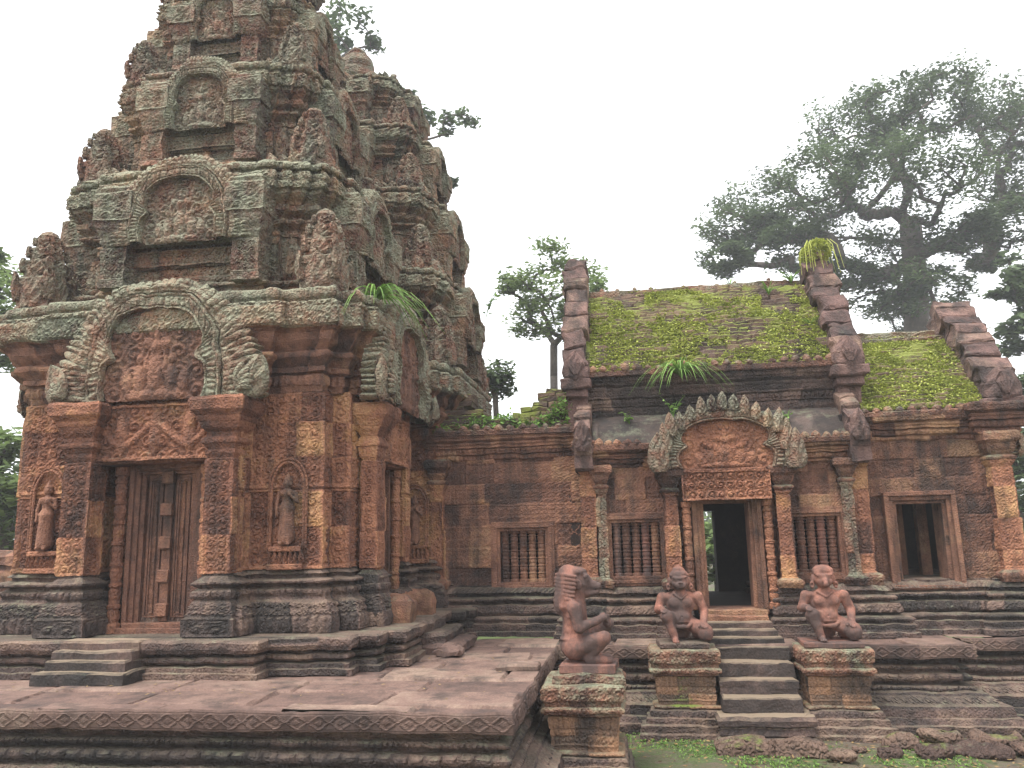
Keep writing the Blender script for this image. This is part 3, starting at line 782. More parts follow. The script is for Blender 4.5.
def tower(label, u, v, S, main, tiers, fin, seed, fine=True, door_front=True, group=None):
    """stepped Khmer tower. main: corners of body plan and heights; tiers: (z0, z1, wall_x, wall_y, porch_w, porch_out)"""
    T = thing("temple_tower", label, "temple tower", u, v, 0, group=group)
    C = main['C']; rs = .014 if fine else .03
    # plinth
    mb = MB()
    C2 = [(a, b) for a, b in C]
    moulded(mb, cross_plan(C2), [(.46, 0), (.46, .05), (.42, .055), (.42, .09), (.34, .1), (.39, .115, ('round',)), (.39, .165), (.32, .17), (.33, .19), (.43, .2), (.45, .235), (.45, .285), (.43, .3)], res=.03, zres=.02, amp=.02, blocks=(.15, .5, .006), seed=seed)
    mb.build("plinth", M_DARK, T, rgh=(.012, 7, seed))
    # body: base mouldings and carved wall
    nf, nr = main.get('nf'), main.get('nr')
    pl = cross_plan(C, nf, nr)
    zt = main['zw']
    mb = MB()
    base = [(.15, .29, None, 1), (.16, .31, ('leaf', .08), 1), (.16, .44, None, 1), (.15, .46, ('scroll', .06), 1), (.11, .56, None, 1), (.075, .575, None, 1), (.06, .6, None, 1), (.06, .62, ('beads', .05), 1), (.06, .67, None, 1), (.015, .68, None, 1), (.015, .70, None, 1), (.075, .71, ('round',), 1), (.075, .75, None, 1), (.005, .76, None, 1), (.01, .79, None, 1), (.045, .795, None, 1), (.0, .83, None, 1)]
    wall = [(.0, .835, ('panel', .03, .11)), (.0, (.835 + zt) / 2 - .1), (.0, (.835 + zt) / 2 - .08, ('panel', .028, .10)), (.0, zt - .02), (.0, zt)]
    moulded(mb, pl, base + wall, res=rs, zres=.014 if fine else .03, amp=.026, blocks=(.32, .42, .007), seed=seed + 1)
    mb.build("carved_walls", [M_RED, M_DARK], T, rgh=(.009, 9, seed))
    # main cornice: corbels stepping out, lichen covered fascia
    zc = main['zc']; h = zc - zt
    mb = MB()
    corn = [(.01, zt - .01), (.03, zt + h * .06, ('leaf', .06)), (.03, zt + h * .16), (.07, zt + h * .18), (.07, zt + h * .23), (.055, zt + h * .235), (.11, zt + h * .3, ('round',)), (.11, zt + h * .38), (.08, zt + h * .39), (.15, zt + h * .48), (.17, zt + h * .56), (.22, zt + h * .6, None, 1), (.24, zt + h * .62, ('scroll', .09), 1), (.24, zt + h * .86, None, 1), (.20, zt + h * .87, None, 1), (.22, zt + h * .9, ('beads', .05), 1), (.21, zt + h * .99, None, 1), (.16, zc, None, 1)]
    moulded(mb, cross_plan(main.get('CC', C)), corn, res=.016 if fine else .03, zres=.018, amp=.024, blocks=(.2, .45, .014), seed=seed + 2, capb=True, mi_cap=1)
    mb.build("main_cornice", [M_REDS, M_CORN], T, rgh=(.014, 8, seed))
    tx = main.get("tx", 0)
    for k, (z0, z1, wx, wy, pw, po) in enumerate(tiers):
        h = z1 - z0; s = wx / 1.3
        Ck = [(pw, wy + po), (wx * .74, wy + .10 * s), (wx * .88, wy + .05 * s), (wx, wy), (wx + .06 * s, wy * .88), (wx + .11 * s, wy * .76), (wx + po, pw * .62)]
        pl = cross_plan(Ck)
        mb = MB()
        moulded(mb, pl, [(.12 * s, z0 - .05), (.12 * s, z0 + h * .04), (.07 * s, z0 + h * .045), (.07 * s, z0 + h * .08), (.10 * s, z0 + h * .085, ('round',)), (.10 * s, z0 + h * .125), (.03 * s, z0 + h * .13), (.05 * s, z0 + h * .17), (.0, z0 + h * .18, ('panel', .02, .09)), (.0, z0 + h * .47), (.03 * s, z0 + h * .475), (.03 * s, z0 + h * .50), (.0, z0 + h * .505), (.0, z0 + h * .53), (.07 * s, z0 + h * .55, ('round',)), (.07 * s, z0 + h * .59), (.03 * s, z0 + h * .595), (.03 * s, z0 + h * .615), (.12 * s, z0 + h * .65), (.12 * s, z0 + h * .685), (.08 * s, z0 + h * .69), (.08 * s, z0 + h * .71), (.17 * s, z0 + h * .755, None, 1), (.17 * s, z0 + h * .78, None, 1), (.20 * s, z0 + h * .785, ('scroll', .08), 1), (.20 * s, z0 + h * .90, None, 1), (.15 * s, z0 + h * .905, None, 1), (.15 * s, z0 + h * .93, None, 1), (.18 * s, z0 + h * .935, ('beads', .05), 1), (.18 * s, z0 + h * .98, None, 1), (.14 * s, z1, None, 1)],
                res=.013 if fine else .03, zres=.013 if fine else .022, amp=.026, blocks=(.19, .36, .016), seed=seed + 10 + k, mi_cap=1)
        mb.build("upper_storey", [M_TIER, M_CORN], T, rgh=(.016, 7, seed + k), loc=(tx, 0, 0))
        # flame leaves along the ledge and small blind niches on the flanks
        for ang, hx, hy, pp in ((0, wx, wy, pw), (math.pi / 2, wy, wx, pw * .8), (math.pi, wx, wy, pw), (-math.pi / 2, wy, wx, pw * .8)):
            e = sub("ledge_ornament", T, (tx, 0, 0), ang); rq = random.Random(seed + k)
            for sg in (-1, 1):
                x = pp + .06; mb = MB()
                while x < hx + .06 * s:
                    mb.leaf((sg * x, -hy - .17 * s, z1 - .03), .15 * s + .03, (.13 + .06 * rq.random()) * (s + .15), .04, .05, rq.uniform(-.1, .1), rq.random()); x += .11 * s + .015
                mb.build("leaf_row", M_TIER, e, rgh=(.012, 9, seed + k))
                mb = MB(); mb.leaf((sg * hx * .84, -hy - .07 * s, z0 + h * .17), .26 * s, h * .30, .05, .0, 0, .3); mb.leaf((sg * hx * .84, -hy - .11 * s, z0 + h * .18), .13 * s, h * .2, .04, 0, 0, .8)
                mb.build("blind_niche", M_TIER, e, rgh=(.012, 9, seed + k))
        # aedicule on every face: corbel blocks, recess lintel and gable
        for (ang, B, A) in ((0, wy + po, pw), (math.pi / 2, wx + po, pw * .8), (math.pi, wy + po, pw), (-math.pi / 2, wx + po, pw * .8)):
            e = sub("aedicule", T, (tx, 0, 0), ang)
            for sgn in (-1, 1):
                mb = MB(); x = sgn * A * .92; a = .13 * s + .03
                zz = z0 + h * .1
                moulded(mb, rect(x - a * .8, x + a * .8, -B - .20 * s - .03, -B + .1), [(.02, zz), (.02, zz + h * .05), (0, zz + h * .06, ('panel', .015, .08)), (0, zz + h * .3), (.03, zz + h * .34), (.03, zz + h * .37), (.055, zz + h * .44), (.055, zz + h * .47), (.06, zz + h * .49, ('panel', .02, .085), 1), (.065, zz + h * .70, None, 1), (.03, zz + h * .71, None, 1), (.04, zz + h * .735, None, 1), (.01, zz + h * .76, None, 1)], res=.012, zres=.013, amp=.022, capb=True, tone0=random.random(), mi_cap=1)
                mb.build("corbelled_pillar", [M_TIER, M_CORN], e, rgh=(.016, 7, seed + k))
            mb = MB(); mb.box(-A * .8, A * .8, -B - .05, -B + .05, z0 + h * .26, z0 + h * .40, .01, .2); relief_panel(mb, -A * .8, A * .8, z0 + h * .27, z0 + h * .39, -B - .052, .025, 'band', .07)
            mb.build("lintel_band", M_TIER, e, rgh=(.015, 8))
            fr, ty, na = pediment(A * 1.0, h * .66, .14, wi=.50, hi=.72, bw=.14, amp=.034, seed=seed + k)
            p = sub("pediment", e, (0, 0, 0))
            # keep three levels: frame and relief belong to the aedicule
            bpy.data.objects.remove(p)
            o = fr.build("pediment_frame", M_CORN, e, rgh=(.018, 7, seed + k)); o.location = (0, -B - .24 * s - .03, z0 + h * .40)
            o = ty.build("tympanum", M_TIER, e); o.location = (0, -B - .24 * s - .03, z0 + h * .40)
        zb = tiers[k - 1][1] if k else zc
        ax, ay = (main['ante'] if k == 0 else (tiers[k - 1][2] * .98, tiers[k - 1][3] * .98))
        for sx in (-1, 1):
            for sy in (-1, 1):
                if main.get('skip') and (sx, sy) in main['skip'].get(k, ()): continue
                antefix(T, sx * ax + (tx if k else 0), sy * ay, zb - .02, h * (.60 if k == 0 else .54), seed + k * 7 + sx)
    z1, r_ = tiers[-1][1], fin
    mb = MB(); mb.lathe([(r_ * 1.9, z1 - .02), (r_ * 2.0, z1 + .1), (r_ * 1.4, z1 + .16), (r_ * 1.35, z1 + .26), (r_ * 1.55, z1 + .33), (r_ * 1.5, z1 + .42), (r_ * 1.05, z1 + .47), (r_ * 1.0, z1 + .55), (r_ * 1.12, z1 + .62), (r_ * 1.0, z1 + .72), (r_ * .6, z1 + .76), (r_ * .66, z1 + .82), (r_ * .3, z1 + .92), (.01, z1 + .95)], n=24)
    mb.build("lotus_finial", M_TIER, T, rgh=(.03, 6))
    return T

C1 = [(.80, 1.28), (1.5, 1.06), (1.68, .86), (1.84, .60)]
t1 = tower("near red sandstone temple tower with carved false door, stepped tiers and green lichen", -3.47, 2.80, 1,
           dict(C=C1, CC=[(.95, 1.14), (1.46, 1.06), (1.62, .9), (1.72, .74)], nf=(.62, .84), nr=(.44, 1.5), zw=2.45, zc=3.38, ante=(1.47, 1.04), tx=.07),
           [(3.38, 4.76, 1.19, .84, .74, .17), (4.76, 6.0, .90, .66, .55, .14), (6.0, 7.05, .68, .50, .42, .11), (7.05, 7.9, .50, .38, .31, .09)],
           .2, 21, True, group="red sandstone temple towers")
# front door set, pilasters and gable
lintel_and_door(t1, .36, .34, 1.80, -1.0, -1.25)
for s in (-1, 1):
    mb = MB(); x = s * .685
    moulded(mb, rect(x - .12, x + .12, -1.40, -1.2), [(.09, .29, None, 1), (.10, .31, ('panel', .02, .08), 1), (.10, .46, None, 1), (.085, .48, ('scroll', .05), 1), (.06, .58, None, 1), (.04, .6, None, 1), (.05, .62, ('beads', .045), 1), (.05, .68, None, 1), (.02, .7, None, 1), (.045, .72, ('round',), 1), (.045, .76, None, 1), (.0, .80, None, 1), (.0, .82, ('panel', .022, .1)), (.0, 1.82), (.02, 1.86), (.02, 1.89), (.005, 1.9), (.03, 1.94, ('round',)), (.03, 2.0), (.01, 2.01), (.01, 2.05), (.05, 2.09), (.08, 2.16), (.08, 2.19), (.13, 2.24), (.14, 2.33), (.12, 2.36)], res=.011, zres=.012, amp=.020, capb=True, blocks=(.33, .5, .004))
    mb.build("pilaster", [M_RED, M_DARK], t1, rgh=(.009, 9))
mb = MB(); mb.box(-.60, .60, -1.30, -.9, 1.81, 2.40, .01, .3); relief_panel(mb, -.60, .60, 1.83, 2.34, -1.303, .04, 'lintel', .14); mb.build("carved_lintel", M_RED, t1, rgh=(.008, 10))
storey_pediment(t1, (0, -1.40, 2.37), 1.02, 1.16, .2, 0, wi=.47, amp=.035, seed=3)
# side porch (facing the stairs of the terrace): doorway, pilasters, lintel, gable
sp = sub("side_porch", t1, (0, 0, 0), math.pi / 2)
for s in (-1, 1):
    mb = MB(); mb.lathe(ringed(.055, 1.5, 0, 7), (s * .37, -1.76, .30), 12, .5); mb.build("colonnette", M_RED, sp, rgh=(.006, 12))
    if s > 0: continue
    mb = MB(); x = s * .58
    moulded(mb, rect(x - .11, x + .11, -1.89, -1.75), [(.08, .29, None, 1), (.09, .45, ('scroll', .05), 1), (.05, .58, None, 1), (.05, .62, ('beads', .045), 1), (.05, .68, None, 1), (.04, .76, None, 1), (.0, .80), (.0, .82, ('panel', .022, .1)), (.0, 1.82), (.02, 1.86), (.03, 1.94, ('round',)), (.03, 2.0), (.01, 2.05), (.08, 2.16), (.13, 2.24), (.14, 2.33), (.12, 2.36)], res=.011, zres=.012, amp=.020, capb=True, blocks=(.33, .5, .004))
    mb.build("pilaster", [M_RED, M_DARK], sp, rgh=(.009, 9))
mb = MB()
for s in (-1, 1): mb.box(min(s * .27, s * .33), max(s * .27, s * .33), -1.72, -1.6, .3, 1.8, .006, .4)
mb.box(-.27, .27, -1.64, -1.618, .3, 1.8, .004, .1)
mb.build("door_frame", M_REDS, sp, rgh=(.005, 9))
mb = MB(); mb.box(-.50, .50, -1.84, -1.6, 1.80, 2.38, .01, .3); relief_panel(mb, -.50, .50, 1.83, 2.32, -1.843, .04, 'lintel', .13); mb.build("carved_lintel", M_RED, sp, rgh=(.008, 10))
fr, ty, na = pediment(.98, 1.18, .2, wi=.48, amp=.035, seed=8)
for nm, q, mt, rg in (("pediment_frame", fr, M_CORN, (.028, 7)), ("tympanum", ty, M_REDS, None), ("naga_head", na[0], M_CORN, (.01, 9)), ("naga_head", na[1], M_CORN, (.01, 9))):
    o = q.build(nm, mt, sp, rgh=rg); o.location = (0, -2.02, 2.37)
# far side gable silhouette
sl_ = sub("far_side_porch", t1, (0, 0, 0), -math.pi / 2)
fr, ty, na = pediment(.9, 1.1, .2, seed=9)
for nm, q, mt, rg in (("pediment_frame", fr, M_CORN, (.028, 7)), ("naga_head", na[0], M_CORN, (.01, 9)), ("naga_head", na[1], M_CORN, (.01, 9))):
    o = q.build(nm, mt, sl_, rgh=rg); o.location = (0, -1.72, 2.37)
# devata niches beside the doors
def niche(root, x, y, z, h, rot=0.0):
    e = sub("guardian_niche", root, (0, 0, 0), rot)
    V, Q = devata(h); mb = MB(); b = mb.verts(V + np.array([x, y - .02, z + .02]), .55); mb.quads(Q + b)
    mb.build("guardian_figure", M_REDS, e, smooth=True)
    mb = MB()
    pts = [(x - .145 * h / .62, y - .01, z)] + [(x - .145 * h / .62 * math.cos(a) * (1 if True else 1), y - .015, z + h * .8 + .36 * h * math.sin(a)) for a in np.linspace(0, math.pi, 15)] + [(x + .145 * h / .62, y - .01, z)]
    mb.tube(pts, .014, 6, .4); mb.tube([(px * 1 + (px - x) * .16, py, pz + (.03 if 0 < i < 16 else 0)) for i, (px, py, pz) in enumerate(pts)], .011, 6, .4)
    for q in range(7):
        mb.leaf((x + (q - 3) * .048, y - .03, z - .15), .055, .13, .025, -.1, 0, .4)
    mb.box(x - .15, x + .15, y - .055, y + .05, z - .03, z + .015, .008, .5); mb.box(x - .17, x + .17, y - .06, y + .05, z - .19, z - .14, .008, .5)
    mb.build("niche_frame", M_RED, e, rgh=(.006, 10))
for s in (-1, 1): niche(t1, s * 1.19, -1.085, 1.02, .66)
# steps at the foot of the near tower
stp = thing("tower_steps", "three low worn stone steps below the carved false door of the near tower", "steps", -3.47 - .12, .92, 0)
for k, (d, z0, z1, hw) in enumerate(((.0, 0.005, .10, .40), (.09, .095, .175, .35), (.17, .17, .24, .35), (.25, .235, .305, .35))):
    mb = MB(); moulded(mb, rect(-hw, hw, -.12 + d, .35), [(0, z0), (.0, z0 + .02), (0, z1 - .015), (-.015, z1)], res=.04, zres=.03, tone0=.3 * k); mb.build("step", M_STEP, stp, rgh=(.012, 8, k))
ss = thing("tower_steps", "worn side steps with a curved threshold stone beside the near tower's right doorway", "steps", -1.12, 2.78, 0)
for k, (x, z0, z1, hw) in enumerate(((.26, .005, .10, .42), (.12, .095, .2, .40), (-.05, .195, .3, .40))):
    mb = MB(); moulded(mb, rect(-.6, x, -hw, hw), [(0, z0), (0, z0 + .02), (.01, z1 - .03), (-.02, z1)], res=.04, zres=.03, tone0=.35 * k); mb.build("step", M_DARK if k else M_PAVE, ss, rgh=(.025, 6, k))
for s in (-1, 1):
    mb = MB(); moulded(mb, rect(-.5, -.18, s * .40 - .09, s * .40 + .09), [(0, .25), (.01, .3), (.015, .42), (0, .5), (-.06, .56)], res=.03, zres=.03, tone0=.7); mb.build("cheek_block", M_REDS, ss, rgh=(.02, 6, s))
ls = thing("loose_stone", "small fallen stone lying on the paving beside the tower's side steps", "stone", -.93, 2.32, 0)
mb = MB(); moulded(mb, rect(-.10, .10, -.13, .13), [(0, 0.0), (.01, .05), (-.02, .1)], res=.03, zres=.03, capb=True); mb.build("block", M_PAVE, ls, rgh=(.05, 6))
ls = thing("paving_slab", "flat pale slab lying loose on the terrace behind the nearest statue", "slab", -.16, 1.62, .0)
mb = MB(); moulded(mb, rect(-.21, .13, -.1, .1), [(0, 0.004), (.005, .035), (-.01, .05)], res=.03, zres=.03, capb=True, tone0=.9); mb.build("slab", M_PAVE, ls, rgh=(.012, 6))

# central tower, farther back
C3 = [(.9, 1.45), (1.46, 1.25), (1.54, 1.08), (1.68, .85)]
t2 = tower("taller temple tower standing farther back, right of the near tower, topped by a lotus finial", -2.93, 5.2, 1,
           dict(C=C3, CC=[(.9, 1.45), (1.34, 1.3), (1.44, 1.15), (1.52, .9)], zw=2.2, zc=3.12, ante=(1.5, 1.15)),
           [(3.12, 4.35, 1.28, 1.12, .7, .17), (4.35, 5.5, 1.10, .96, .6, .18), (5.5, 6.5, .90, .80, .48, .18), (6.5, 7.35, .66, .6, .38, .14)],
           .25, 55, False, group="red sandstone temple towers")
niche(t2, 1.235, -1.275, .98, .58)

# ------------------------------------------------------------------ the hall (mandapa) with its lower wings
HU, HV = 1.78, 4.0
hall = thing("temple_hall", "long low sandstone hall with open doorways, baluster windows and moss grown brick roofs", "temple hall", HU, HV, 0)
HL = (-HU, -HV, 0)
def hb(mb, name, mats, rgh=None, parent=None, smooth=False):
    o = mb.build(name, mats, parent or hall, rgh=rgh, smooth=smooth); 
    if parent is None: o.location = HL
    return o
BASE = [(.30, -.0), (.30, .05), (.28, .06), (.28, .13), (.24, .14), (.25, .16, ('round',)), (.25, .2), (.15, .21), (.19, .24, ('scroll', .06)), (.17, .32), (.09, .33), (.09, .36), (.15, .365, ('beads', .04)), (.15, .40), (.06, .41), (.06, .44), (.11, .45, ('leaf', .05)), (.06, .50), (.02, .51), (.02, .53)]
BASE2 = [(a * .62, b) for a, b, *c in BASE]; BASE2 = [(a * .62, *r_) for a, *r_ in BASE]
mb = MB()
moulded(mb, [(-1.6, 4.0), (.23, 4.0), (.23, 3.75), (1.13, 3.75), (1.13, 4.6), (-1.6, 4.6)], BASE, res=.014, zres=.022, amp=.014, blocks=(.16, .6, .006), seed=70)
moulded(mb, [(2.44, 3.75), (3.26, 3.75), (3.26, 4.0), (4.5, 4.0), (4.5, 3.92), (4.84, 3.92), (4.84, 6.3), (2.44, 6.3)], BASE, res=.014, zres=.022, amp=.014, blocks=(.16, .6, .006), seed=71)
hb(mb, "moulded_base", M_DARK, (.012, 8))
for u in (1.22, 2.36):
    mb = MB(); moulded(mb, rect(u - .13, u + .09 if u < 2 else u + .13, 3.5, 3.9), [(a * .35, *r_) for a, *r_ in BASE], res=.014, zres=.02, amp=.012)
    hb(mb, "porch_base", M_DARK, (.012, 8))

def wall_face(mb, u0, u1, v, z0, z1, holes, pattern, amp=.01, res=.016, blocks=(.24, .34), ba=.010, seed=0, depth=.3):
    """carved masonry face with real openings"""
    nx_, nz_ = int((u1 - u0) / res) + 1, int((z1 - z0) / res) + 1
    x = np.linspace(u0, u1, nx_); z = np.linspace(z0, z1, nz_)
    for a, b, c, d in holes:
        for q in (a, b): x[np.argmin(abs(x - q))] = q
        for q in (c, d): z[np.argmin(abs(z - q))] = q
    X, Z = np.meshgrid(x, z)
    h = pat(pattern, X + 10, np.full_like(X, u1 - u0), Z - z0, z1 - z0) * amp if pattern else 0 * X
    row = np.floor(Z / blocks[0]).astype(int); xx = X / blocks[1] + h1(row, 0, seed) * 3; cx = np.floor(xx).astype(int)
    hbk = h1(row, cx, seed + 1)
    fz = (Z / blocks[0]) % 1; fx = xx - cx
    e = np.minimum(np.minimum(fz, 1 - fz) * blocks[0], np.minimum(fx, 1 - fx) * blocks[1])
    h = h + (hbk - .5) * ba * 2 - np.clip(1 - e / .011, 0, 1) * .008
    xm, zm = (x[:-1] + x[1:]) / 2, (z[:-1] + z[1:]) / 2; XM, ZM = np.meshgrid(xm, zm)
    keep = np.ones(XM.shape, bool)
    for a, b, c, d in holes: keep &= ~((XM > a) & (XM < b) & (ZM > c) & (ZM < d))
    mb.grid(np.stack([X, v - h, Z], -1), hbk, keep=keep)
    mb.grid(np.stack([X, v + depth + 0 * h, Z], -1), hbk, keep=keep, flip=True)
    for a, b, c, d in holes:
        for (p, q) in (((a, c), (a, d)), ((a, d), (b, d)), ((b, d), (b, c)), ((b, c), (a, c))):
            mb.grid([[(p[0], v, p[1]), (p[0], v + depth, p[1])], [(q[0], v, q[1]), (q[0], v + depth, q[1])]], .4)
WZ0 = .52
# walls
mb = MB(); wall_face(mb, -1.55, .23, 4.0, WZ0, 1.97, [(-.71, -.19, .56, 1.13)], ('tiles', .098), .011, seed=1); hb(mb, "carved_wall", M_REDS, (.006, 9))
mb = MB(); wall_face(mb, .42, 1.2, 3.75, WZ0, 1.80, [(.56, 1.10, .62, 1.19)], ('tiles', .098), .011, seed=2); hb(mb, "carved_wall", M_REDS, (.006, 9))
mb = MB(); wall_face(mb, 2.36, 3.08, 3.75, WZ0, 1.80, [(2.40, 2.95, .63, 1.21)], ('tiles', .098), .011, seed=3); hb(mb, "carved_wall", M_REDS, (.006, 9))
mb = MB(); wall_face(mb, 3.26, 4.62, 4.0, WZ0 - .06, 2.04, [(3.60, 4.09, .47, 1.33)], ('scroll', .08), .011, seed=4, blocks=(.2, .3)); hb(mb, "carved_wall", M_WING, (.010, 8))
mb = MB(); wall_face(mb, 1.2, 2.36, 3.62, .25, 1.75, [(1.50, 2.06, .28, 1.385)], None, 0, seed=5); hb(mb, "porch_wall", M_REDS, (.006, 9))
# closing walls, inner floor and ceiling of the rooms, back wall with an open door
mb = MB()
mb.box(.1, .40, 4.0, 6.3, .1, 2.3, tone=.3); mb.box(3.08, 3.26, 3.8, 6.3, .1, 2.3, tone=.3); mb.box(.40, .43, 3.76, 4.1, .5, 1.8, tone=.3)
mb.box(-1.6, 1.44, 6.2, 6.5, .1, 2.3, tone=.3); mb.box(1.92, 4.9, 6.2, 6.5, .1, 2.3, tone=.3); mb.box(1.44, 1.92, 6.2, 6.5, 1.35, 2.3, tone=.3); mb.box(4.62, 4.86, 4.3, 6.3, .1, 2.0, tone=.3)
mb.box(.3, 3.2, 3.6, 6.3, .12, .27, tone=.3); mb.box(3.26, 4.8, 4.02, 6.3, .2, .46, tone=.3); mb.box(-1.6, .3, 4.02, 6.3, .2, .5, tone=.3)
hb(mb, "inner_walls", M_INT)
mb = MB(); 
for u in (3.86, 4.12): mb.box(u - .055, u + .055, 4.75, 4.86, .46, 1.9, .008, .8)
hb(mb, "inner_pillars", M_REDS, (.012, 8))

def window(u, v, z, w_, h_, nb, label=None):
    f = sub("window", hall, (u - HU, v - HV, z))
    mb = MB()
    for o, y0, wd in ((0, -.02, .035), (.034, -.045, .04), (.073, -.03, .03)):
        a = w_ / 2 + o
        for s in (-1, 1): mb.box(min(s * a, s * (a + wd)), max(s * a, s * (a + wd)), y0, .1, -.01 - o, h_ + o, .005, .5)
        mb.box(-a - wd, a + wd, y0 - .001, .1, h_ + o, h_ + o + wd, .005, .5); mb.box(-a - wd, a + wd, y0 - .001, .1, -o - wd, -o, .005, .4)
    mb.build("window_frame", M_REDS, f, rgh=(.005, 9))
    for k in range(nb):
        mb = MB(); r_ = w_ / nb * .46
        mb.lathe(ringed(r_, h_, 0, 6), (-w_ / 2 + w_ * (k + .5) / nb, .06, 0), 14, random.random()); mb.build("baluster", M_REDS if k % 3 or u < 0 else M_STAT, f)
    mb = MB(); mb.box(-w_ / 2 - .02, w_ / 2 + .02, .27, .29, -.02, h_ + .02, .003, .0); mb.build("dark_backing", M_INT, f)  # flat dark sheet painted to stand for the shade inside the room
window(-.45, 4.0, .56, .52, .57, 5); window(.83, 3.75, .62, .52, .57, 5); window(2.675, 3.75, .63, .53, .58, 5)

def doorframe(u, v, z, w_, h_, o1=.11):
    mb = MB()
    for o, y0, wd in ((0, .02, o1 * .3), (o1 * .28, -.02, o1 * .4), (o1 * .66, -.05, o1 * .36)):
        a = w_ / 2 + o
        for s in (-1, 1): mb.box(min(s * a, s * (a + wd)), max(s * a, s * (a + wd)), y0, .3, 0, h_ + o, .006, .7)
        mb.box(-a - wd, a + wd, y0 - .001, .3, h_ + o, h_ + o + wd, .006, .5)
    mb.box(-w_ / 2 - o1, w_ / 2 + o1, -.08, .3, -.05, .0, .008, .6)
    o = mb.build("door_frame", M_REDS, hall, rgh=(.008, 8)); o.location = (u - HU, v - HV, z)
doorframe(1.78, 3.56, .29, .46, 1.08, .12); doorframe(3.845, 3.97, .48, .46, .84, .13)
# piers and pilasters
PIL = [(.05, .5, None, 1), (.06, .54, ('leaf', .04), 1), (.06, .58, None, 1), (.02, .60), (.0, .62, ('panel', .02, .09)), (.0, 1.50), (.02, 1.53), (.03, 1.56, ('round',), 1), (.03, 1.60, None, 1), (.01, 1.61, None, 1), (.04, 1.66, None, 1), (.05, 1.71, None, 1), (.08, 1.74, None, 1), (.08, 1.80, None, 1), (.06, 1.82, None, 1)]
def pil(u0, u1, v0, v1, z_=0, top=1.82, name="pilaster", m0=M_RED, prof=PIL):
    k = (top - .5) / (1.82 - .5)
    mb = MB(); moulded(mb, rect(u0, u1, v0, v1), [(p[0], .5 + (p[1] - .5) * k, *p[2:]) for p in prof], res=.012, zres=.016, amp=.012, blocks=(.33, .5, .008), seed=int(u0 * 50) + 99)
    return hb(mb, name, [m0, M_HCOR], (.010, 8))
pil(.25, .40, 3.70, 4.05, top=2.1, name="corner_pier"); pil(.43, .52, 3.69, 3.85, name="pilaster", m0=M_TIER); pil(3.0, 3.10, 3.69, 3.85, m0=M_TIER); pil(3.12, 3.27, 3.74, 4.05, top=2.1, name="corner_pier")
pil(1.14, 1.27, 3.44, 3.7, top=1.74); pil(2.29, 2.42, 3.44, 3.7, top=1.74)
pil(4.58, 4.78, 3.86, 4.3, top=2.06, name="corner_pier"); pil(-1.50, -1.36, 3.93, 4.2, top=1.97, name="pilaster")
for s in (-1, 1):
    mb = MB(); mb.lathe(ringed(.05, 1.10, 0, 6), (1.78 + s * .415, 3.50, .29), 12, .6); hb(mb, "colonnette", M_RED, (.006, 12))
# antarala and right wing entablatures, aisle cornice
def cornice(u0, u1, v, z0, z1, name, m2=1, back=.8, seed=0, proj=1.0):
    h = z1 - z0; P_ = proj
    mb = MB()
    moulded(mb, rect(u0, u1, v, v + back), [(.0, z0), (.02 * P_, z0 + h * .05, ('leaf', .05)), (.02 * P_, z0 + h * .2), (.06 * P_, z0 + h * .24), (.06 * P_, z0 + h * .32, ('dent', .06)), (.05 * P_, z0 + h * .44), (.09 * P_, z0 + h * .47), (.09 * P_, z0 + h * .55, ('round',)), (.09 * P_, z0 + h * .68), (.12 * P_, z0 + h * .72, None, m2), (.14 * P_, z0 + h * .76, None, m2), (.15 * P_, z0 + h * .97, None, m2), (.13 * P_, z1, None, m2)], res=.016, zres=.018, amp=.014, blocks=(.15, .6, .008), seed=seed + 33, capb=True)
    return hb(mb, name, [M_REDS, M_HCOR], (.014, 8, seed))
cornice(-1.5, .25, 4.0, 1.95, 2.26, "entablature", 0, seed=1, proj=.8)
cornice(3.24, 4.62, 4.0, 2.0, 2.28, "entablature", seed=2); 
cornice(.40, 1.2, 3.75, 1.78, 2.01, "aisle_cornice", seed=3); cornice(2.40, 3.12, 3.75, 1.78, 2.01, "aisle_cornice", seed=4)
cornice(4.5, 4.9, 3.88, 2.03, 2.36, "entablature", seed=6, back=1.4)
def antefix_row(u0, u1, v, z, p, r_, name="eave_antefixes"):
    mb = MB(); n_ = int(round((u1 - u0) / p))
    for k in range(n_):
        if random.random() < .06: continue
        u = u0 + (k + .5) * (u1 - u0) / n_; s = r_ * random.uniform(.85, 1.1)
        mb.lathe([(.004, -s * 1.15), (s * .55, -s * .95), (s * .95, -s * .35), (s, 0), (s * .82, s * .5), (s * .4, s * .85), (.005, s * 1.0)], (u, v + .04, z + s * .5), 9, random.random(), sq=1.3)
    mb.box(u0, u1, v - .02, v + .12, z - .05, z + r_ * .3, .01, .3)
    return hb(mb, name, M_HCOR, (.02, 9))
antefix_row(-1.45, .22, 3.88, 2.28, .135, .052); antefix_row(3.3, 4.55, 3.86, 2.30, .12, .05); antefix_row(.42, 1.25, 3.60, 2.03, .105, .05); antefix_row(2.4, 3.15, 3.60, 2.03, .105, .05)
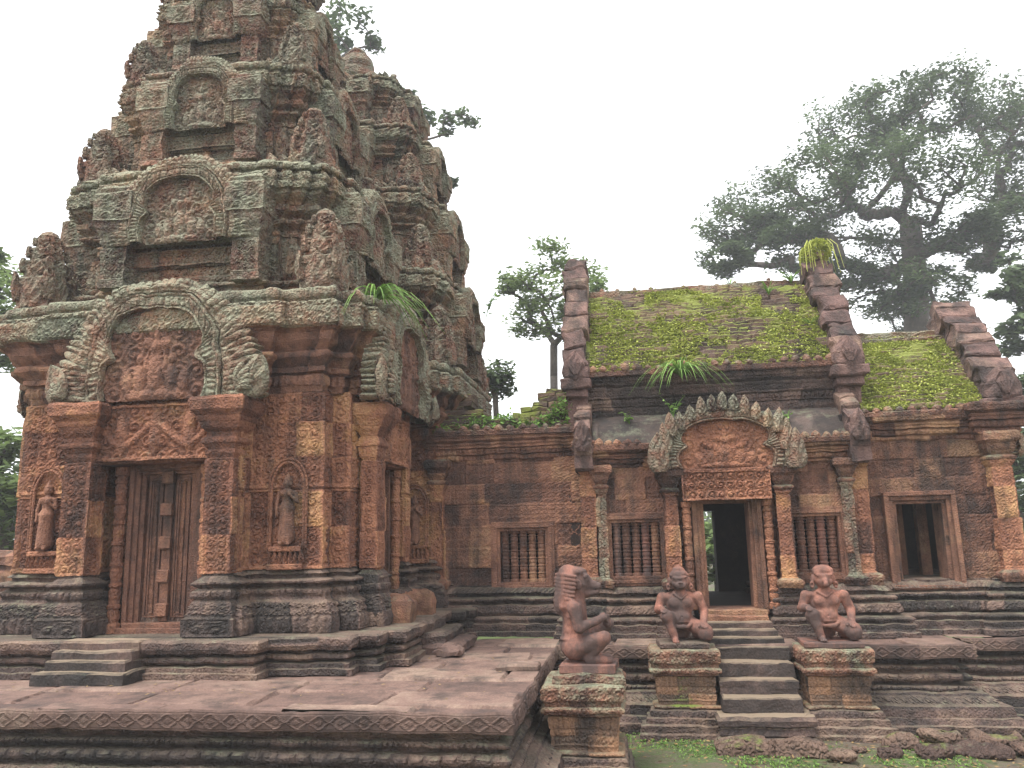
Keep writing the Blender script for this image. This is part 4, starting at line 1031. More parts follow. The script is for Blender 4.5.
# half vault of plain slabs over the aisle, upper wall and main cornice
mb = MB()
tv = np.linspace(0, 1, 26); uu = np.linspace(.40, 3.12, 150)
Uq, Tq = np.meshgrid(uu, tv)
Vq = 3.64 + .50 * Tq; Zq = 2.03 + .40 * np.sin(Tq * math.pi / 2 * .92) ** .9
fx = (Uq / .47 + np.floor(Tq * 2.001) * .43) % 1; e = np.minimum(np.minimum(fx, 1 - fx) * .47, np.abs(((Tq * 2) % 1) - 0) * .25)
Zq = Zq - np.clip(1 - e / .02, 0, 1) * .012 + (h1(np.floor(Uq / .47 + np.floor(Tq * 2.001) * .43).astype(int), np.floor(Tq * 2.001).astype(int), 4) - .5) * .015
mb.grid(np.stack([Uq, Vq, Zq], -1), h1(np.floor(Uq / .47).astype(int), np.floor(Tq * 2.001).astype(int), 4))
for u in (.40, 3.12):
    b = mb.verts([(u, Vq[i, 0], Zq[i, 0]) for i in range(26)] + [(u, 4.14, 2.0), (u, 3.64, 2.0)], .4); mb.ngon(list(range(b, b + 28)) if u < 1 else list(range(b, b + 28))[::-1])
hb(mb, "half_vault_roof", M_SLAB, (.010, 8))
mb = MB(); moulded(mb, rect(.34, 3.18, 4.12, 4.6), [(0, 2.2), (0, 2.45, ('leaf', .06)), (0, 2.52), (.02, 2.53), (.03, 2.57, ('dent', .05)), (.03, 2.61), (.06, 2.63), (.07, 2.70, ('round',)), (.07, 2.75), (.11, 2.78), (.13, 2.82), (.14, 2.90), (.12, 2.91)], res=.016, zres=.02, amp=.012, blocks=(.16, .7, .008), seed=45, capb=True); hb(mb, "main_entablature", M_DARK, (.014, 8))
antefix_row(.36, 3.16, 3.97, 2.93, .125, .06)

# main roofs: brick courses climbing to the ridge, each a small step
def roof_section(v0, z0, v1, z1, n_, bulge):
    t = np.linspace(0, 1, n_ + 1)
    v = v0 + (v1 - v0) * t; z = z0 + (z1 - z0) * t + bulge * np.sin(t * math.pi)
    return v, z
ROOFS = {}
def brick_roof(name, u0, u1, v0, z0, v1, z1, n_, bulge):
    v, z = roof_section(v0, z0, v1, z1, n_, bulge); ROOFS[name] = (u0, u1, v, z)
    mb = MB(); uu = np.arange(u0, u1 + .001, .02)
    rows = []
    for i in range(n_):
        rows += [(v[i], z[i], i), (v[i] + .004, z[i + 1] - .012, i), (v[i] + .016, z[i + 1] - .003, i)]
    V = np.zeros((len(rows), len(uu), 3)); T = np.zeros((len(rows), len(uu)))
    for r_, (a, b, i) in enumerate(rows):
        off = h1(np.full(len(uu), i), 0, 3) * .3; bx = (uu + off) / .17; c = np.floor(bx).astype(int)
        hh = h1(c, i, 6); fx = np.minimum(bx - c, 1 - (bx - c))
        V[r_, :, 0] = uu; V[r_, :, 1] = a - (hh - .5) * .03 + (fx < .06) * .012; V[r_, :, 2] = b + (hh - .5) * .012 - (fx < .06) * .008; T[r_] = hh
    mb.grid(V, T)
    # far slope and ends, so that the roof is solid
    bw = [(2 * v1 - a, b) for a, b in zip(v, z)][::-1]
    mb.grid([[(u, a, b) for u in (u0, u1)] for a, b in bw], .3)
    sec = [(a, b) for a, b in zip(v, z)] + bw
    for u, f in ((u0, 1), (u1, -1)):
        b = mb.verts([(u, a, c) for a, c in sec], .3); ids = list(range(b, b + len(sec))); mb.ngon(ids[::f])
    return hb(mb, name, M_BRICK, (.03, 5))
brick_roof("brick_roof", .30, 3.22, 3.98, 2.93, 5.05, 4.20, 26, .10)
brick_roof("wing_roof", 3.2, 4.75, 3.93, 2.34, 5.05, 3.40, 22, .10)
mb = MB()
for k in range(13):
    u = .55 + k * .213
    if k in (4, 9): continue
    mb.lathe([(.035, 0), (.04, .02), (.024, .035), (.028, .05), (.004, .07)], (u, 5.05, 4.19), 8, random.random())
mb.box(.4, 3.1, 4.98, 5.12, 4.1, 4.21, .01, .4, div=.06); mb.box(3.3, 4.7, 4.97, 5.13, 3.34, 3.45, .01, .4, div=.06)
mb.box(3.3, 4.7, 4.86, 5.0, 3.28, 3.35, .01, .2, div=.06)
hb(mb, "ridge_crest", M_TIER, (.03, 7))
# gables: rows of weathered blocks following the roof line
def gable(u0, u1, v0, z0, v1, z1, bulge, over, nb, seed, foot):
    mb = MB(); t = np.linspace(0, 1, nb + 1)
    rs_ = random.Random(seed)
    uc = (u0 + u1) / 2; w_ = u1 - u0
    for i in range(nb):
        ta, tb = t[i], t[i + 1]
        pa = np.array([v0 + (v1 - v0) * ta, z0 + (z1 - z0) * ta + bulge * math.sin(ta * math.pi)]); pb = np.array([v0 + (v1 - v0) * tb, z0 + (z1 - z0) * tb + bulge * math.sin(tb * math.pi)])
        c = (pa + pb) / 2; d = pb - pa; ln_ = np.linalg.norm(d); a = math.atan2(d[1], d[0])
        ww = w_ * rs_.uniform(.86, 1.12); th = over * rs_.uniform(.8, 1.2)
        M = Matrix.Translation((uc + rs_.uniform(-.02, .02), c[0], c[1])) @ Matrix.Rotation(a + rs_.uniform(-.09, .09), 4, 'X') @ Matrix.Rotation(rs_.uniform(-.08, .08), 4, 'Z')
        mb.box(-ww / 2, ww / 2, -ln_ * .5, ln_ * .5, -.25, th, .022, rs_.random(), M=M, div=.06)
    # solid infill wall below the blocks, closed down to the hall wall
    sec = [(v0 + (v1 - v0) * q, z0 + (z1 - z0) * q + bulge * math.sin(q * math.pi) - .05) for q in np.linspace(0, 1, 14)]
    sec = sec + [(2 * v1 - a, b) for a, b in sec[::-1]] + [(2 * v1 - v0, foot), (v0 + .06, foot)]
    A = [(u0 + .03, a, b) for a, b in sec]; B = [(u1 - .03, a, b) for a, b in sec]
    b = mb.verts(A + B, .4); n_ = len(sec)
    mb.ngon(list(range(b, b + n_))); mb.ngon(list(range(b + n_, b + 2 * n_))[::-1])
    mb.quads([[b + i, b + n_ + i, b + n_ + (i + 1) % n_, b + (i + 1) % n_] for i in range(n_)])
    e = sub("gable", hall, HL); mb.build("gable_blocks", M_GABLE, e, rgh=(.045, 6, seed))
    mb = MB(); mb.leaf((uc, v0 - .10, z0 - .12), w_ * 1.15, .36, .06, .12, 0, .5)
    for j in range(5):
        a = R(-40 + 20 * j); mb.tube([(uc + math.sin(a) * q * .13, v0 - .16 + .02 * q, z0 - .08 + math.cos(a) * q * .2) for q in np.linspace(.1, 1, 5)], [.018, .02, .02, .018, .008], 6)
    mb.box(uc - w_ * .62, uc + w_ * .62, v0 - .13, v0 + .2, z0 - .22, z0 - .10, .015, .5, div=.05); mb.box(uc - w_ * .45, uc + w_ * .45, v0 - .07, v0 + .2, z0 - .32, z0 - .2, .015, .4, div=.05)
    mb.build("naga_end_stone", M_GABLE, e, rgh=(.02, 8, seed))
gable(.09, .37, 3.96, 2.95, 5.05, 4.62, .10, .10, 8, 3, 1.9)
gable(3.10, 3.42, 3.96, 2.95, 5.05, 4.50, .10, .10, 9, 5, 1.9)
gable(4.62, 5.0, 3.98, 2.52, 5.05, 3.72, .08, .11, 8, 8, 1.9)
# lower gable ends of the aisle half vaults
for u in (.30, 3.2):
    mb = MB()
    for k, (v, z, a) in enumerate(((3.60, 2.06, .3), (3.72, 2.22, .6), (3.86, 2.36, .5), (4.0, 2.46, .35))):
        mb.box(-.09, .09, -.1, .1, -.12, .1, .02, random.random(), M=Matrix.Translation((u, v, z)) @ Matrix.Rotation(a, 4, 'X'), div=.05)
    mb.leaf((u, 3.49, 1.98), .2, .34, .05, .12); mb.box(u - .10, u + .10, 3.55, 4.2, 1.75, 2.05, .02, .4, div=.06)
    hb(mb, "aisle_gable_end", M_GABLE, (.025, 8))
# door pediment, lintel and crest of leaf stones
mb = MB(); mb.box(1.36, 2.20, 3.40, 3.65, 1.40, 1.73, .01, .4); relief_panel(mb, 1.33, 2.23, 1.40, 1.70, 3.397, .035, 'band', .1); hb(mb, "carved_lintel", M_RED, (.008, 9))
fr, ty, na = pediment(.74, .66, .2, wi=.62, hi=.76, bw=.17, amp=.028, seed=12)
e = sub("door_pediment", hall, (1.80 - HU, 3.38 - HV, 1.73))
fr.build("pediment_frame", M_TIER, e, rgh=(.012, 8)); ty.build("tympanum", M_RED, e); [q.build("naga_head", M_CORN, e, rgh=(.008, 9)) for q in na]
mb = MB()
for k in range(9):
    x = (k - 4) * .108; z = .60 - 1.05 * x * x
    mb.leaf((x, -.05, z), .118, .205 - .02 * (k % 2), .05, .03, x * .35, random.random())
for s in (-1, 1):
    mb.leaf((s * .69, -.09, -.03), .24, .42, .07, .04, s * .03, .4); mb.leaf((s * .60, -.07, .16), .15, .34, .06, .04, s * .10, .6); mb.leaf((s * .53, -.06, .34), .13, .27, .05, .04, s * .15, .5)
mb.build("leaf_crest", M_TIER, e, rgh=(.010, 10))
# small end gable on the right flank, seen edge on
e = sub("flank_pediment", hall, (4.92 - HU, 4.55 - HV, 1.80), math.pi / 2)
fr, ty, na = pediment(.62, .72, .18, seed=14); fr.build("pediment_frame", M_CORN, e, rgh=(.015, 8)); [q.build("naga_head", M_CORN, e, rgh=(.008, 9)) for q in na]
# door steps
stp = thing("hall_steps", "low worn steps leading up to the central doorway of the hall", "steps", 1.78, 3.35, 0)
for k, (d, z0, z1, hw) in enumerate(((-.30, 0.004, .065, .40), (-.18, .06, .125, .37), (-.07, .12, .185, .34), (.02, .18, .24, .33), (.09, .235, .29, .33))):
    mb = MB(); moulded(mb, rect(-hw, hw, d, .3), [(0, z0), (.0, z0 + .015), (0, z1 - .012), (-.012, z1)], res=.03, zres=.03, tone0=.25 * k); mb.build("step", M_STEP if k < 3 else M_REDS, stp, rgh=(.01, 8, k))
# ruined brick roof over the link wall
mb = MB()
rs_ = random.Random(4)
for r_ in range(9):
    z = 2.27 + r_ * .065; u = -1.5
    while u < .1:
        l = rs_.uniform(.1, .24); u += l + .006
        top = .30 + .22 * math.sin(u * 4 + 1) + (.25 if u < -1.05 else 0) + (.18 if u > -.1 else 0)
        if r_ * .065 > top + .08: continue
        mb.box(u - l, u, 4.02 + r_ * .05 + rs_.uniform(-.03, .03), 4.9, z, z + .06, .008, rs_.random(), div=.08)
hb(mb, "ruined_brick_roof", M_BRICK, (.03, 7))

# ------------------------------------------------------------------ guardian statues
def stat(name, label, prims, u, v, z, rot, lo, hi, plate, pm, grp, rgh=.006):
    T = thing(name, label, "statue", u, v, z, rot, grp)
    V, Q = surface_net(lambda P: union(P, prims), lo, hi, .0078)
    mb = MB(); b = mb.verts(V + np.array([0, 0, plate[4]]), .5); mb.quads(Q + b)
    mb.build("figure", M_STAT, T, smooth=True, rgh=(rgh, 14))
    mb = MB(); moulded(mb, rect(*plate[:4]), [(-.01, 0), (0, .01), (0, plate[4] - .008), (-.01, plate[4])], res=.03, zres=.02, capb=True, tone0=.6); mb.build("plate", pm, T, rgh=(.008, 8))
    return T
def kneeling(crown, muzzle):
    """front view figure: left-of-picture knee raised, other knee lowered outwards, hands resting on the knees"""
    p = [('e', 0, (.0, .02, .165), (.115, .095, .07)), ('e', .02, (.02, .125, .075), (.08, .045, .08)), ('e', .04, (0, .01, .22), (.105, .085, .10)), ('e', .04, (0, .0, .34), (.135, .085, .11)), ('e', .03, (0, .005, .405), (.165, .07, .055)),
         ('e', .02, (-.06, -.065, .355), (.055, .03, .045)), ('e', .02, (.06, -.065, .355), (.055, .03, .045)), ('e', .03, (0, -.06, .215), (.08, .04, .06)), ('e', -.008, (0, -.098, .225), (.008, .012, .008)),
         ('c', .02, (0, .0, .43), (0, -.01, .49), .055, .05),
         # head
         ('e', .015, (0, -.02, .555), (.085, .085, .085)), ('e', .02, (0, -.06, .52), (.06, .05, .045)), ('e', .012, (-.04, -.075, .53), (.03, .025, .025)), ('e', .012, (.04, -.075, .53), (.03, .025, .025)),
         ('e', .008, (-.035, -.088, .57), (.02, .012, .012)), ('e', .008, (.035, -.088, .57), (.02, .012, .012)), ('c', .01, (-.065, -.085, .592), (0, -.10, .583), .012, .012), ('c', .01, (.065, -.085, .592), (0, -.10, .583), .012, .012),
         ('e', .01, (-.095, -.01, .55), (.018, .025, .045)), ('e', .01, (.095, -.01, .55), (.018, .025, .045)), ('e', .004, (-.108, -.035, .50), (.022, .02, .036)), ('e', .004, (.108, -.035, .50), (.022, .02, .036)),
         ('e', -.004, (-.108, -.052, .498), (.009, .02, .015)), ('e', -.004, (.108, -.052, .498), (.009, .02, .015)),
         # raised leg
         ('c', .03, (-.07, .02, .16), (-.145, -.13, .235), .075, .062), ('c', .015, (-.145, -.13, .235), (-.085, -.14, .04), .056, .036), ('c', .012, (-.085, -.12, .028), (-.08, -.21, .018), .032, .026),
         ('c', .004, (-.10, -.195, .018), (-.105, -.232, .012), .011, .009), ('c', .004, (-.082, -.20, .02), (-.084, -.242, .013), .012, .010), ('c', .004, (-.062, -.20, .02), (-.060, -.238, .013), .013, .011),
         # lowered leg
         ('c', .03, (.08, .03, .15), (.20, -.11, .10), .072, .066), ('e', .015, (.21, -.125, .08), (.072, .072, .078)), ('c', .02, (.21, -.09, .055), (.15, .11, .04), .05, .04),
         # belt and cloth
         ('e', .008, (0, -.0, .175), (.128, .102, .018)), ('c', .006, (-.10, -.075, .165), (-.05, -.11, .135), .016, .017), ('c', .006, (-.05, -.11, .135), (.05, -.11, .135), .017, .017), ('c', .006, (.05, -.11, .135), (.10, -.075, .165), .017, .016),
         # left-of-picture arm, on the raised knee
         ('c', .025, (-.17, .005, .40), (-.21, .0, .29), .050, .040), ('c', .012, (-.21, .0, .29), (-.18, -.11, .30), .04, .03), ('e', .01, (-.175, -.135, .295), (.034, .034, .02)),
         # right-of-picture arm
         ('c', .025, (.17, .005, .40), (.225, .015, .27), .050, .040), ('c', .012, (.225, .015, .27), (.20, -.10, .165), .042, .032), ('e', .01, (.19, -.125, .155), (.036, .034, .022))]
    for sx, x0, zc in ((-1, -.175, .295), (1, .19, .152)):
        for j in range(4):
            xx = x0 + (j - 1.5) * .0165; p.append(('c', .003, (xx, -.15, zc + .008), (xx + sx * .003, -.185, zc - .022 + .004 * abs(j - 1.5)), .0085, .0075))
        p.append(('c', .004, (x0 - sx * .034, -.125, zc), (x0 - sx * .045, -.16, zc - .012), .010, .008))
    if crown: p += [('e', .01, (0, -.01, .615), (.088, .085, .05)), ('e', .01, (0, -.005, .655), (.06, .06, .038)), ('e', .006, (0, 0, .695), (.02, .02, .02)), ('c', .004, (-.085, -.05, .61), (.085, -.05, .61), .012, .012)]
    else: p += [('e', .01, (0, .0, .63), (.092, .09, .055)), ('b', .02, (0, -.005, .62), (.085, .08, .03), .03), ('c', .008, (-.08, -.06, .605), (.08, -.06, .605), .012, .012)]
    if muzzle == 'beak': p += [('c', .01, (0, -.09, .55), (0, -.145, .515), .032, .02), ('e', .008, (0, -.13, .50), (.028, .026, .016))]
    else: p += [('e', .012, (0, -.10, .515), (.05, .035, .036)), ('c', -.005, (-.04, -.135, .503), (.04, -.135, .503), .006, .006), ('e', .006, (0, -.128, .542), (.022, .014, .012))]
    # necklace lines
    p += [('c', .004, (-.07, -.06, .44), (0, -.092, .39), .010, .010), ('c', .004, (.07, -.06, .44), (0, -.092, .39), .010, .010)]
    return p
GR = "kneeling guardian statues on pedestals"
stat("guardian_statue", "kneeling monkey faced guardian with pointed crown on the pedestal left of the front stairs", kneeling(True, 'monkey'), 1.215, 2.92, .008, R(3), (-.3, -.27, -.01), (.3, .18, .74), (-.24, .22, -.25, .17, .052), M_DARK, GR)
stat("guardian_statue", "kneeling flat capped guardian with blunt beak on the pedestal right of the front stairs", kneeling(False, 'beak'), 2.56, 2.92, .012, R(-2), (-.3, -.27, -.01), (.3, .18, .74), (-.26, .26, -.25, .17, .05), M_STAT, GR)
# nearest statue in profile, looking to the right; built facing -y and turned
lion = [('e', 0, (0, .10, .12), (.125, .13, .115)), ('e', .05, (0, .11, .24), (.115, .10, .12)), ('e', .04, (0, .105, .37), (.135, .095, .12)), ('e', .03, (0, .11, .43), (.15, .08, .06)), ('c', .03, (0, .10, .46), (0, .08, .54), .08, .08),
        ('e', .02, (0, .085, .60), (.088, .095, .095)), ('e', .015, (0, .005, .60), (.055, .045, .065)), ('c', .010, (0, .0, .592), (0, -.095, .572), .046, .024), ('e', .006, (0, -.092, .585), (.026, .022, .016)), ('c', .006, (0, .0, .525), (0, -.085, .530), .042, .020), ('c', .004, (0, -.085, .530), (0, -.105, .545), .016, .009), ('c', -.004, (-.06, -.065, .551), (.06, -.065, .551), .007, .007),
        ('e', .008, (-.046, .0, .625), (.018, .022, .02)), ('e', .008, (.046, .0, .625), (.018, .022, .02)), ('c', .008, (-.055, .0, .652), (.055, .0, .652), .018, .018), ('e', .008, (-.09, .06, .59), (.016, .03, .045)), ('e', .008, (.09, .06, .59), (.016, .03, .045)),
        ('e', .02, (0, .10, .685), (.09, .10, .045)), ('c', .02, (0, .15, .66), (0, .185, .42), .085, .08), ('c', .02, (-.07, .13, .64), (-.08, .17, .43), .055, .05), ('c', .02, (.07, .13, .64), (.08, .17, .43), .055, .05),
        # legs: near one (picture front) raised knee, far one likewise lower
        ('c', .04, (.085, .10, .11), (.10, -.14, .275), .085, .052), ('c', .015, (.10, -.14, .275), (.09, .00, .045), .05, .042), ('c', .015, (.09, .02, .03), (.09, -.14, .022), .036, .026), ('c', .004, (.075, -.13, .02), (.073, -.17, .014), .012, .009), ('c', .004, (.097, -.13, .02), (.097, -.172, .014), .013, .010), ('c', .004, (.115, -.125, .018), (.118, -.16, .013), .011, .009),
        ('c', .04, (-.085, .10, .11), (-.12, -.13, .19), .085, .055), ('c', .015, (-.12, -.13, .19), (-.10, -.02, .05), .05, .04), ('c', .015, (-.10, -.0, .03), (-.10, -.17, .022), .036, .026),
        # belt roll and cloth
        ('e', .012, (0, .10, .175), (.145, .135, .022)), ('c', .01, (.12, .05, .185), (.02, -.03, .21), .02, .016),
        # arms bent, both hands together on an object above the knee
        ('c', .025, (.155, .09, .42), (.165, .07, .25), .055, .042), ('c', .012, (.165, .07, .25), (.095, -.105, .295), .042, .030), ('e', .01, (.08, -.128, .302), (.03, .036, .028)),
        ('c', .025, (-.155, .09, .42), (-.165, .05, .27), .055, .042), ('c', .012, (-.165, .05, .27), (-.075, -.105, .33), .042, .030), ('e', .01, (-.055, -.125, .338), (.03, .036, .028)),
        ('e', .006, (.01, -.148, .292), (.035, .032, .042))]
for j in range(4):
    lion.append(('c', .003, (.064 - .001 * j, -.138, .324 - .015 * j), (.020, -.168, .326 - .016 * j), .0085, .0075)); lion.append(('c', .003, (-.046, -.138, .359 - .015 * j), (-.006, -.168, .349 - .016 * j), .0085, .0075))
lion += [('c', .004, (.078, -.108, .328), (.048, -.138, .345), .010, .008), ('c', .004, (-.06, -.104, .363), (-.03, -.133, .371), .010, .008)]
for k in range(9):
    z = .675 - .030 * k
    for sx in (-1, 1):
        lion.append(('c', .008, (sx * .125, .07 + .004 * k, z - .02), (sx * .12, .15 + .003 * k, z - .01), .013, .013)); lion.append(('c', .008, (sx * .12, .15 + .003 * k, z - .01), (0, .245 + .002 * k, z - .004), .013, .013))
T = stat("guardian_statue", "nearest guardian statue squatting in profile with ribbed lion mane on green pedestal", lion, .405, 1.38, .028, R(90) - R(4), (-.24, -.24, -.01), (.24, .30, .76), (-.17, .17, -.21, .215, .072), M_STAT, GR)
mb = MB(); moulded(mb, rect(-.26, .26, -.2, .2), [(0, -.082), (.01, -.06), (0, -.012), (-.02, -.0)], res=.03, zres=.02, tone0=.3)
o = mb.build("rough_seat_stone", M_PCAP, T, rgh=(.03, 7)); o.rotation_euler = (0, 0, -R(86))

# ------------------------------------------------------------------ plants on the stone
def blades(mb, c, n, h, spread, wdt=.008, droop=.6, seed=0, bias=(0, 0)):
    rs_ = random.Random(seed)
    for _ in range(n):
        a = rs_.uniform(0, 2 * math.pi); l = h * rs_.uniform(.5, 1.1); s = spread * rs_.uniform(.3, 1.2)
        dx, dy = math.cos(a) * s + bias[0], math.sin(a) * s + bias[1]; w_ = wdt * rs_.uniform(.7, 1.3)
        px_, py_ = -math.sin(a) * w_, math.cos(a) * w_
        if abs(px_) < w_ * .5: px_ = w_ * .5
        q = np.linspace(0, 1, 7); P = np.zeros((7, 3, 3))
        cx = c[0] + dx * q ** 1.3 * l * 2; cy = c[1] + dy * q ** 1.3 * l * 2; cz = c[2] + l * (q - droop * q ** 2.6 * (.4 + s * 2))
        wq = np.array([.6, 1, 1, .9, .7, .45, .05])
        for j, s2 in enumerate((-1, 0, 1)):
            P[:, j] = np.stack([cx + px_ * wq * s2, cy + py_ * wq * s2, cz + (0 if s2 == 0 else .25 * w_)], 1)
        mb.grid(P, rs_.random())
def leafcards(P, D, size, tone, mb, rs_, up=.6):
    """rhombic leaf faces at P with random tilts"""
    n = len(P)
    a = rs_.uniform(0, 2 * np.pi, n); tilt = rs_.normal(0, up, n); b = rs_.uniform(0, 2 * np.pi, n)
    x = np.stack([np.cos(a), np.sin(a), np.sin(b) * np.abs(tilt)], 1); x /= np.linalg.norm(x, axis=1)[:, None]
    y = np.stack([-np.sin(a), np.cos(a), np.cos(b) * np.abs(tilt)], 1); y -= (x * y).sum(1)[:, None] * x; y /= np.linalg.norm(y, axis=1)[:, None]
    s = (size * rs_.uniform(.6, 1.35, n))[:, None]
    V = np.stack([P - x * s, P + y * s * .5 - x * s * .1, P + x * s, P - y * s * .5 - x * s * .1], 1).reshape(-1, 3)
    base = mb.verts(V, np.repeat(tone, 4)); mb.quads(np.arange(4 * n).reshape(-1, 4) + base)
def tuft(label, u, v, z, n, h, spread, seed, wdt=.008, droop=.6, group=None, bias=(0, 0), name="grass_tuft", cat="grass"):
    T = bpy.data.objects.new
    mb = MB(); blades(mb, (0, 0, 0), n, h, spread, wdt, droop, seed, bias)
    o = mb.build(name, M_GRASS); o.location = L(u, v, z); o.rotation_euler = (0, 0, -ANG); tag(o, label, cat, group); return o
GT = "grass tufts growing on the old stonework"
tuft("long drooping bright green grass clump on the near tower's main cornice", -1.60, 2.10, 3.36, 80, .42, .6, 3, .011, .95, GT, (.12, -.1))
tuft("big spiky grass clump rooted at the eave of the mossy brick roof", 1.43, 3.90, 2.80, 110, .50, .62, 5, .009, .85, GT)
tuft("upright grass tuft on the ridge beside the creeper topped gable", 2.95, 4.95, 4.15, 24, .30, .35, 7, .009, .4, GT)
tuft("thin grass tuft high on the brick roof right of its middle", 2.62, 4.72, 3.95, 14, .28, .4, 9, .009, .4, GT)
tuft("small grass tuft near the roof's right edge below the gable", 3.0, 4.35, 3.42, 22, .26, .5, 11, .008, .6, GT)
tuft("tiny grass tuft on the ridge left of the other ridge tuft", 2.2, 5.0, 4.18, 8, .22, .5, 12, .008, .5, GT)
def sprig(label, u, v, z, h, n, seed, grp="leafy weeds sprouting from the masonry", ls=.028):
    rs_ = np.random.default_rng(seed); mb = MB(); P = []
    for k in range(n):
        a = rs_.uniform(0, 6.28); l = h * rs_.uniform(.6, 1.1); q = np.linspace(0, 1, 6)
        pts = np.stack([np.cos(a) * l * .5 * q ** 1.5, np.sin(a) * l * .4 * q ** 1.5, l * (q - .15 * q ** 2)], 1); mb.tube(pts, np.linspace(.006, .002, 6), 4, .2)
        for t in np.linspace(.3, 1, 7): P.append(pts[int(t * 5)] + rs_.normal(0, .022, 3))
    P = np.array(P); leafcards(P, None, ls, rs_.random(len(P)), mb, rs_)
    o = mb.build("weed", M_GRASS); o.location = L(u, v, z); tag(o, label, "plant", grp)
sprig("small leafy weed on the half vault just left of the door pediment's leaf crest", 1.30, 3.62, 2.32, .25, 5, 1)
sprig("tiny weed under the main cornice, left end of the slab roof", .82, 3.9, 2.30, .16, 4, 2)
sprig("tiny weed on the slab roof right of the door pediment", 2.52, 3.78, 2.24, .16, 3, 3)
sprig("bare leafy shoot growing from the far tower's right side", -1.05, 5.3, 4.05, .5, 3, 4, ls=.045)
# creeping greenery over the brick courses: nobody could count it
def roof_cover(name, label_kind, rf, n, lo, seed, thr, size=.019):
    u0, u1, v, z = ROOFS[rf]; rs_ = np.random.default_rng(seed); mb = MB()
    uu = rs_.uniform(u0 + .1, u1 - .08, n); t = rs_.uniform(0, 1, n)
    Pn = np.stack([uu * 1.0, t * 1.5, 0 * t], 1)
    f = vnoise(Pn, 2.2, seed) * .62 + vnoise(Pn, 8, seed + 1) * .35 + .22 * (1 - t) + .12 * vnoise(Pn, 25, seed + 4)
    k = f > thr; uu, t = uu[k], t[k]
    # most plants root on the course ledges
    i = t * (len(v) - 1); led = rs_.random(len(i)) < .65; i = np.where(led, np.floor(i) + rs_.normal(0, .12, len(i)), i).clip(0, len(v) - 1.01)
    P = np.stack([uu, np.interp(i, np.arange(len(v)), v) - .012 + rs_.normal(0, .008, len(i)), np.interp(i, np.arange(len(v)), z) + np.abs(rs_.normal(.008, .014, len(i)))], 1)
    leafcards(P, None, size, np.clip(.5 + .5 * (vnoise(P, 5, 3) - .5) + rs_.normal(0, .2, len(P)), 0, 1), mb, rs_, .8)
    o = mb.build(name, M_MOSS); o.location = L(0, 0, 0); o.rotation_euler = (0, 0, -ANG); o["kind"] = "stuff"
roof_cover("roof_moss", None, "brick_roof", 46000, 0, 5, .575, .016)
roof_cover("roof_moss", None, "wing_roof", 30000, 0, 8, .43, .016)
mb = MB(); rs_ = np.random.default_rng(3)
n = 5200; uu = rs_.uniform(-1.5, .2, n); hgt = .10 + .32 * np.clip((uu + .35) / .55, 0, 1) ** 1.3 + .08 * np.sin(uu * 6); t = rs_.random(n)
P = np.stack([uu, 3.98 + .55 * rs_.random(n), 2.30 + hgt * t * 1.2 + .05 * rs_.normal(0, 1, n)], 1)
k = (vnoise(P, 5, 2) + .35 * (uu > -.4) > .45); P = P[k]
leafcards(P, None, .028, rs_.random(len(P)), mb, rs_, .9)
o = mb.build("roof_creepers", M_GRASS); o.location = L(0, 0, 0); o.rotation_euler = (0, 0, -ANG); o["kind"] = "stuff"
mb = MB(); n = 1500; a = rs_.normal(0, 1, (n, 3)); a /= np.linalg.norm(a, axis=1)[:, None]
P = np.array([0, 0, 0]) + a * np.array([.17, .38, .15]); P = P[P[:, 2] > -.12]
leafcards(P, None, .026, rs_.random(len(P)), mb, rs_, .8)
for q in range(26):
    x = rs_.uniform(-.15, .15); y = rs_.uniform(-.3, .1); mb.tube([(x, y, .1), (x * 1.4, y - .08, .0), (x * 1.6 + .02, y - .12, -.15 - .2 * rs_.random())], [.004, .004, .002], 4, .9)
o = mb.build("creeper", M_MOSS); o.location = L(3.26, 4.92, 4.50); o.rotation_euler = (0, 0, -ANG); tag(o, "bright green creeper draped over the top of the tall right gable", "creeper")
# grass at the foot of the terrace
mb = MB(); rs2 = random.Random(6)
for _ in range(3200):
    u = rs2.uniform(.6, 4.9); v = rs2.uniform(1.6, 2.75)
    if vnoise(np.array([[u, v, 0]]), 2.5, 8)[0] < .47: continue
    blades(mb, (u, v, -.74), 3, .035, .6, .004, .5, rs2.randint(0, 99999))
o = mb.build("ground_grass", M_GRASS); o.location = L(0, 0, 0); o.rotation_euler = (0, 0, -ANG); o["kind"] = "stuff"

# fallen leaves and grit
mb = MB(); rs_ = np.random.default_rng(21); n = 1500
P = np.stack([rs_.uniform(.5, 5, n), rs_.uniform(1.5, 2.75, n), -.735 + .02 * rs_.random(n)], 1); leafcards(P, None, .018, rs_.random(n), mb, rs_, .3)
n = 260; u = rs_.uniform(-5, -.05, n); v = .03 + 1.2 * rs_.random(n) ** .6 + 0 * u; k = (v < .95) | (u > -1.1); 
P = np.stack([u[k], v[k] + (u[k] > -1.1) * rs_.random(k.sum()) * 1.6, np.full(k.sum(), .012)], 1); leafcards(P, None, .015, rs_.random(len(P)), mb, rs_, .2)
n = 160; P = np.stack([rs_.uniform(.3, 4, n), rs_.uniform(3.03, 3.3, n), np.full(n, .012)], 1); leafcards(P, None, .014, rs_.random(n), mb, rs_, .2)
M_LITTER = plain("dead_leaves", (.09, .055, .03), .85, .4, 0, (.24, .16, .07))
o = mb.build("leaf_litter", M_LITTER); o.location = L(0, 0, 0); o.rotation_euler = (0, 0, -ANG); o["kind"] = "stuff"
